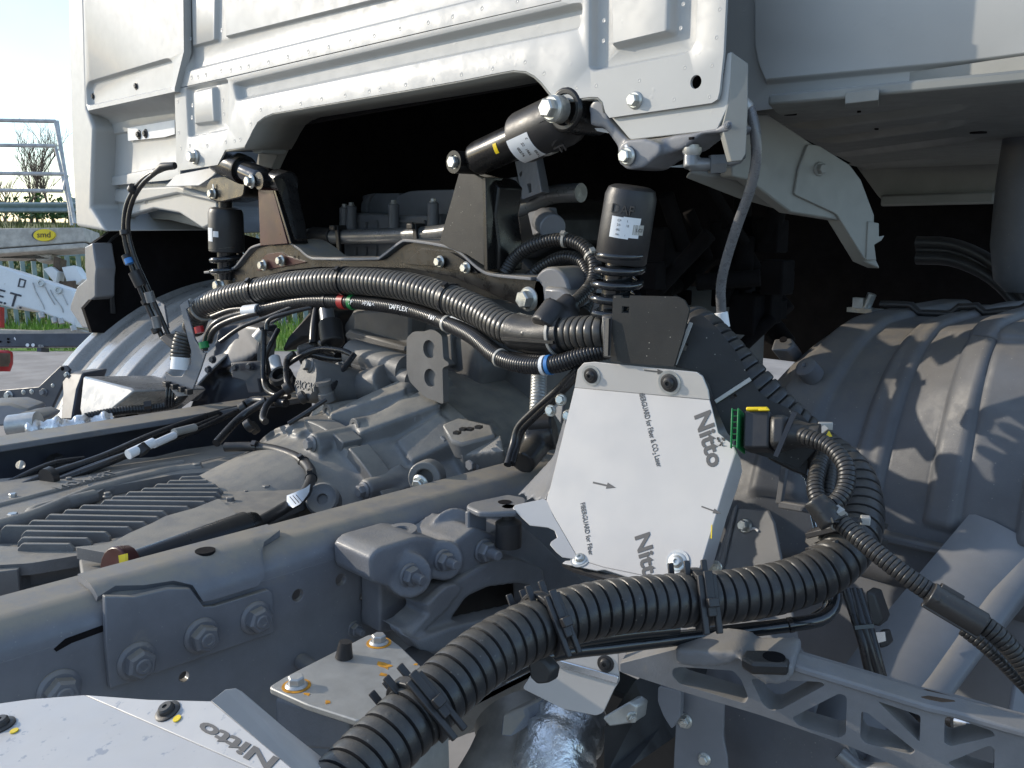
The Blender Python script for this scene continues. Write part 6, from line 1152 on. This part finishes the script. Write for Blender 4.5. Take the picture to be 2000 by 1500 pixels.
# grass blades on the verge and at the foot of the fence
def blades(name, n, a0, a1, b0, b1, h0, h1, m, zf=lambda a, b: 0):
    mb = MB(); vs = []; fs = []
    for i in range(n):
        a, b = random.uniform(a0, a1), random.uniform(b0, b1); h = random.uniform(h0, h1); p = U(a, b, zf(a, b)); d = V((random.uniform(-1, 1), random.uniform(-1, 1), 0))*h*.4; s = V((random.uniform(-1, 1), random.uniform(-1, 1), 0)).normalized()*h*.07
        k = len(vs); vs += [p-s, p+s, p+d*.4+s*.7+V((0, 0, h*.6)), p+d*.4-s*.7+V((0, 0, h*.6)), p+d+V((0, 0, h))]; fs += [(k, k+1, k+2, k+3), (k+3, k+2, k+4)]
    return mb.add(vs, fs).build(name, m, kind='stuff')
blades('grass', 9000, -3, 9, 0, 2.5, .05, .16, grass_m)
bz = lambda a, b: min(max(0, (b-2.6))*.185, 1.30+max(0, b-9.6)*.02)+.05*math.sin(a*.9+b*.6)
mb = MB(); mb.loft([[U(-40+2*i, b, bz(-40+2*i, b)-.06) for i in range(51)] for b in (2.4, 3, 4, 5, 6, 7, 8, 9, 10, 11, 12, 14)], closed=False); mb.build('grass_bank', bank_m, smooth=80, kind='structure')
blades('rough_grass', 12000, -8, 6, 2.6, 9.4, .08, .25, bank_m, bz)
mb = MB(); vs = []; fs = []
for i in range(9000):
    a, b = random.uniform(-4, 9), random.uniform(2.7, 5.5); z = bz(a, b)+random.random()**2*.7*(.6+.4*math.sin(a*1.7)); p = U(a, b, z); s = random.uniform(.03, .06); d1 = V((random.uniform(-1, 1), random.uniform(-1, 1), random.uniform(-.6, .6))).normalized()*s; d2 = V((random.uniform(-1, 1), random.uniform(-1, 1), random.uniform(-.6, .6))).normalized()*s*.6
    k = len(vs); vs += [p-d1, p+d2, p+d1, p-d2]; fs.append((k, k+1, k+2, k+3))
mb.add(vs, fs).build('undergrowth', leaf_m, kind='stuff')
# palisade fence
fe = thing('palisade_fence', U(0, 2.4), 'grey green steel palisade fence of upright pales behind the white machine', 'fence')
pm = None
for i in range(64):
    a = -4+.15*i
    if pm is None:
        b = MB(); b.prism([V((-.034, 0, 0)), V((-.02, -.012, 0)), V((.02, -.012, 0)), V((.034, 0, 0)), V((.02, -.006, 0)), V((-.02, -.006, 0))], (0, 0, 1.15)); b.prism([V((-.03, -.004, 1.15)), V((.03, -.004, 1.15)), V((0, -.004, 1.22))], (0, -.005, 0)); pm = b.mesh('pale', fence_m)
    M = Matrix.Translation(U(a, 2.4)) @ Matrix.Rotation(math.atan2(u_.y, u_.x), 4, 'Z'); link(bpy.data.objects.new('pale', pm), fe, M)
for z in (.25, .95): MB().bar(U(-4.5, 2.42, z), U(6, 2.42, z), .04, .04).build('rail', fence_m, fe)
# guard rail on the bank
gr = thing('guard_rail', U(0, 9.5, bz(0, 9.5)), 'grey steel road guard rail along the top of the grassy bank', 'guard rail')
zr = 1.66
MB().loft([[U(a, 9.5, zr+h)+w_*d for h, d in ((-.11, 0), (-.08, -.04), (-.04, -.04), (0, 0), (.04, -.04), (.08, -.04), (.11, 0))] for a in (-14, 0, 14, 24)], closed=False).build('beam', fence_m, gr, smooth=50)
for i in range(9): MB().box(U(-10+3*i, 9.62, zr-.3), u_*.08, w_*.1, (0, 0, 1)).build('post', fence_m, gr)
# bare trees beyond the bank
def bare_tree(name, a, b, h, label, seed, n=5):
    random.seed(seed); t = thing(name, U(a, b, 1.6), label, 'tree', 'bare trees behind the bank'); tr_, cr2 = MB(), MB()
    def grow(p, d, l, r, lev):
        path = [p]; q = p
        for k in range(4): d = (d+V((random.uniform(-1, 1), random.uniform(-1, 1), random.uniform(-.3, .6)))*.16).normalized(); q = q+d*l/4; path.append(q)
        (tr_ if lev < 1 else cr2).tube(path, [r*(1-.14*k) for k in range(5)], 5 if lev else 8)
        if lev < 4:
            for k in range(n if lev < 2 else 4): grow(path[random.randint(1, 4)], (d+V((random.uniform(-1, 1), random.uniform(-1, 1), random.uniform(0, .7)))*.75).normalized(), l*random.uniform(.5, .7), r*.5, lev+1)
    for k in range(3): grow(U(a+random.uniform(-.4, .4), b, 1.2), V((random.uniform(-.3, .3), random.uniform(-.3, .3), 1)).normalized(), h*.5, .04, 0)
    tr_.build('trunk', twig_m, t); cr2.build('crown', twig_m, t, kind='stuff')
bare_tree('bare_tree', -6.1, 12.5, 2.4, 'bare leafless tree standing beyond the guard rail, tall and near the cab edge', 3)
bare_tree('bare_tree', -8.1, 14, 1.6, 'low bare shrub of thin twigs at the left edge beyond the guard rail', 5, 4)
random.seed(11)
bu = thing('bush', U(-5.4, 12, 1.8), 'low green bush at the foot of the bare tree beyond the guard rail', 'bush'); vs = []; fs = []
for i in range(1500):
    p = U(random.gauss(-5.4, .8), random.gauss(12, .4), 1.45+abs(random.gauss(0, .22))); s = .05; d1 = V((random.uniform(-1, 1), random.uniform(-1, 1), random.uniform(-1, 1)))*s; d2 = V((random.uniform(-1, 1), random.uniform(-1, 1), random.uniform(-1, 1)))*s
    k = len(vs); vs += [p-d1, p+d2, p+d1, p-d2]; fs.append((k, k+1, k+2, k+3))
MB().add(vs, fs).build('foliage', leaf_m, bu, kind='stuff')
# access platform machine parked behind: work cage, boom, badge
dl = 6.6
lf = thing('boom_lift', D(50, 560, dl), 'white boom lift with tube cage and beige box carrying an oval yellow badge', 'boom lift')
def tb(p, q, r, name='cage_tube', d0=dl, d1=None): MB().cyl(D(*p, d0), D(*q, d1 or d0), r, 12).build(name, lift_tube, lf)
def dd(x): return dl-.2+x*.002
for (x0, y0, x1, y1) in ((-60, 234, 108, 237), (-60, 283, 108, 285), (-60, 338, 128, 340), (-60, 371, 122, 373)): tb((x0, y0), (x1, y1), .014, d1=dl)
for (x0, y0, x1, y1, d) in ((108, 236, 146, 436, dl), (112, 236, 140, 440, dl+.7), (108, 285, 140, 420, dl+.2), (112, 240, 128, 340, dl+.5), (124, 372, 131, 342, dl)): tb((x0, y0), (x1, y1), .013, d0=d)
MB().prism([D(*q, dl) for q in ((-60, 446), (164, 444), (168, 472), (2, 484), (-60, 486))], _f*.25).build('platform_box', lift_dirty, lf, bevel=.008)
MB().prism([D(*q, dl-.03) for q in ((-60, 486), (4, 486), (166, 474), (166, 484), (-60, 500))], _f*.25).build('lower_step', lift_dirty, lf, bevel=.008)
bd = D(86, 459, dl-.02); MB().prism([bd+_r*(.079*math.cos(R(t)))+_u*(.044*math.sin(R(t))+.002*math.cos(R(t))) for t in range(0, 360, 15)], _f*.02).build('badge', yellow, lf)
MB().prism([bd-_r*.012+_f*.008+_r*(.084*math.cos(R(t)))+_u*(.043*math.sin(R(t))) for t in range(0, 360, 15)], _f*.012).build('badge_rim', dark_navy, lf)
text('smd', bd-_f*.003-_r*.052-_u*.018, _r, _u, .062, brown, lf, ext=.001)
MB().prism([D(*q, dl+.1) for q in ((-60, 495), (-60, 505), (30, 505), (60, 498), (75, 512), (100, 508), (100, 496))], _f*.15).build('pivot_arm', lift_dirty, lf, bevel=.01)
MB().prism([D(*q, dl+.05) for q in ((105, 500), (118, 505), (115, 545), (120, 560), (108, 560), (103, 520))], _f*.1).build('pivot', brown, lf, bevel=.006)
MB().prism([D(*q, dl) for q in ((84, 525), (100, 520), (112, 530), (108, 555))], _f*.12).build('pivot_plate', lift_white, lf, bevel=.005); MB().prism([D(*q, dl+.02) for q in ((120, 522), (145, 518), (163, 545), (145, 558), (130, 550))], _f*.12).build('pivot_plate', lift_white, lf, bevel=.005)
MB().prism([D(*q, dl) for q in ((118, 550), (146, 548), (146, 566), (138, 568))], _f*.1).build('hook', brown, lf)
db = dl-.5
MB().prism([D(*q, db) for q in ((-120, 486), (0, 520), (70, 543), (140, 566), (150, 600), (146, 640), (138, 632), (80, 610), (36, 598), (30, 604), (-120, 560))], _f*.3).build('boom', lift_white, lf, bevel=.01)
for x, y in ((80, 553), (114, 567)): MB().lathe(D(x, y, db-.01), -_f, [(0, .026), (.012, .024), (.012, .014), (.004, .012), (.004, .001)], 18).build('pin', steel, lf)
for pts in ([(64, 552), (70, 570), (84, 596), (88, 610)], [(88, 560), (95, 575), (110, 600)], [(98, 566), (105, 580), (120, 600), (124, 612)], [(122, 575), (134, 600)]): MB().tube(crom([D(*p, db-.004) for p in pts], .02), .0035, 6).build('seam', lift_tube, lf)
rgt = (D(45, 580, db)-D(-5, 566, db)).normalized(); upv = _f.cross(rgt)*-1; upv = upv if upv.z > 0 else -upv
text('E.T.', D(-14, 588, db-.004), rgt, upv+rgt*.25, .135, print_black, lf, ext=.002); 
for q0 in ((34, 545),):
    MB().prism([D(x, y, db-.004) for x, y in ((34, 560), (38, 543), (51, 547), (47, 562))], _f*.003, [[D(x, y, db-.004) for x, y in ((37, 559), (40, 546), (48, 548.5), (45, 559.5))]]).build('print', print_black, lf)
for x, y in ((80, 610), (105, 620), (118, 622), (142, 636)): MB().cyl(D(x, y, db), D(x+3, y+10, db), .02, 10).build('fitting', lift_tube, lf)
MB().prism([D(*q, db+.1) for q in ((-60, 640), (80, 645), (150, 640), (165, 648), (150, 654), (-60, 654))], _f*.3).build('base_plate', lift_dirty, lf, bevel=.01)
# another chassis standing behind
oc = thing('parked_chassis', D(60, 665, 6.0), 'dark navy bare chassis rail of another truck beyond the left mudguard', 'truck chassis')
MB().prism([D(*q, 5.6) for q in ((-200, 652), (300, 650), (300, 676), (-200, 680))], _f*.15).build('rail', dark_navy, oc, bevel=.006)
for x, y, r in ((54, 674, .006), (65, 674, .006)): MB().lathe(D(x, y, 5.595), -_f, [(0, r*1.8), (.004, r*1.8), (.004, .001)], 12).build('hole', label_white, oc)
for x, y in ((16, 662), (16, 668), (0, 667)): MB().lathe(D(x, y, 5.595), -_f, [(0, .007), (.003, .007), (.003, .001)], 12).build('hole', insul, oc)
MB().prism([D(*q, 5.6) for q in ((72, 679), (80, 679), (80, 687), (72, 687))], _f*.1).build('lug', dark_navy, oc)
text('036', D(75, 678, 5.59), _r, _u, .022, lift_tube, oc, ext=.001)
for a in (-.3, 1.1): pass
MB().prism([D(*q, 5.6) for q in ((28, 658), (31, 662), (30, 665), (27, 661))], _f*.003).build('chip', label_white, oc)
MB().cyl(D(-150, 690, 5.7), D(-150, 760, 5.7), .12, 16).build('leg', dark_navy, oc); MB().cyl(D(420, 680, 5.7), D(420, 760, 5.7), .12, 16).build('leg', dark_navy, oc)
rd = thing('red_air_bag', D(8, 700, 5.5), 'red and rusty brown round suspension unit under the parked chassis at the left edge', 'suspension unit')
MB().lathe(D(2, 684, 5.5), -_u, [(0, .04), (.01, .062), (.03, .066), (.08, .066), (.1, .06), (.13, .05), (.13, .001)], 24).build('bag', red, rd); MB().lathe(D(2, 690, 5.42), -_u, [(0, .05), (.05, .05), (.08, .04), (.08, .001)], 20).build('core', brown, rd)
# red post left of the boom
MB().bar(D(-2, 600, 6.4), D(-2, 640, 6.4), .05, .05).build('red_post', red, lf)
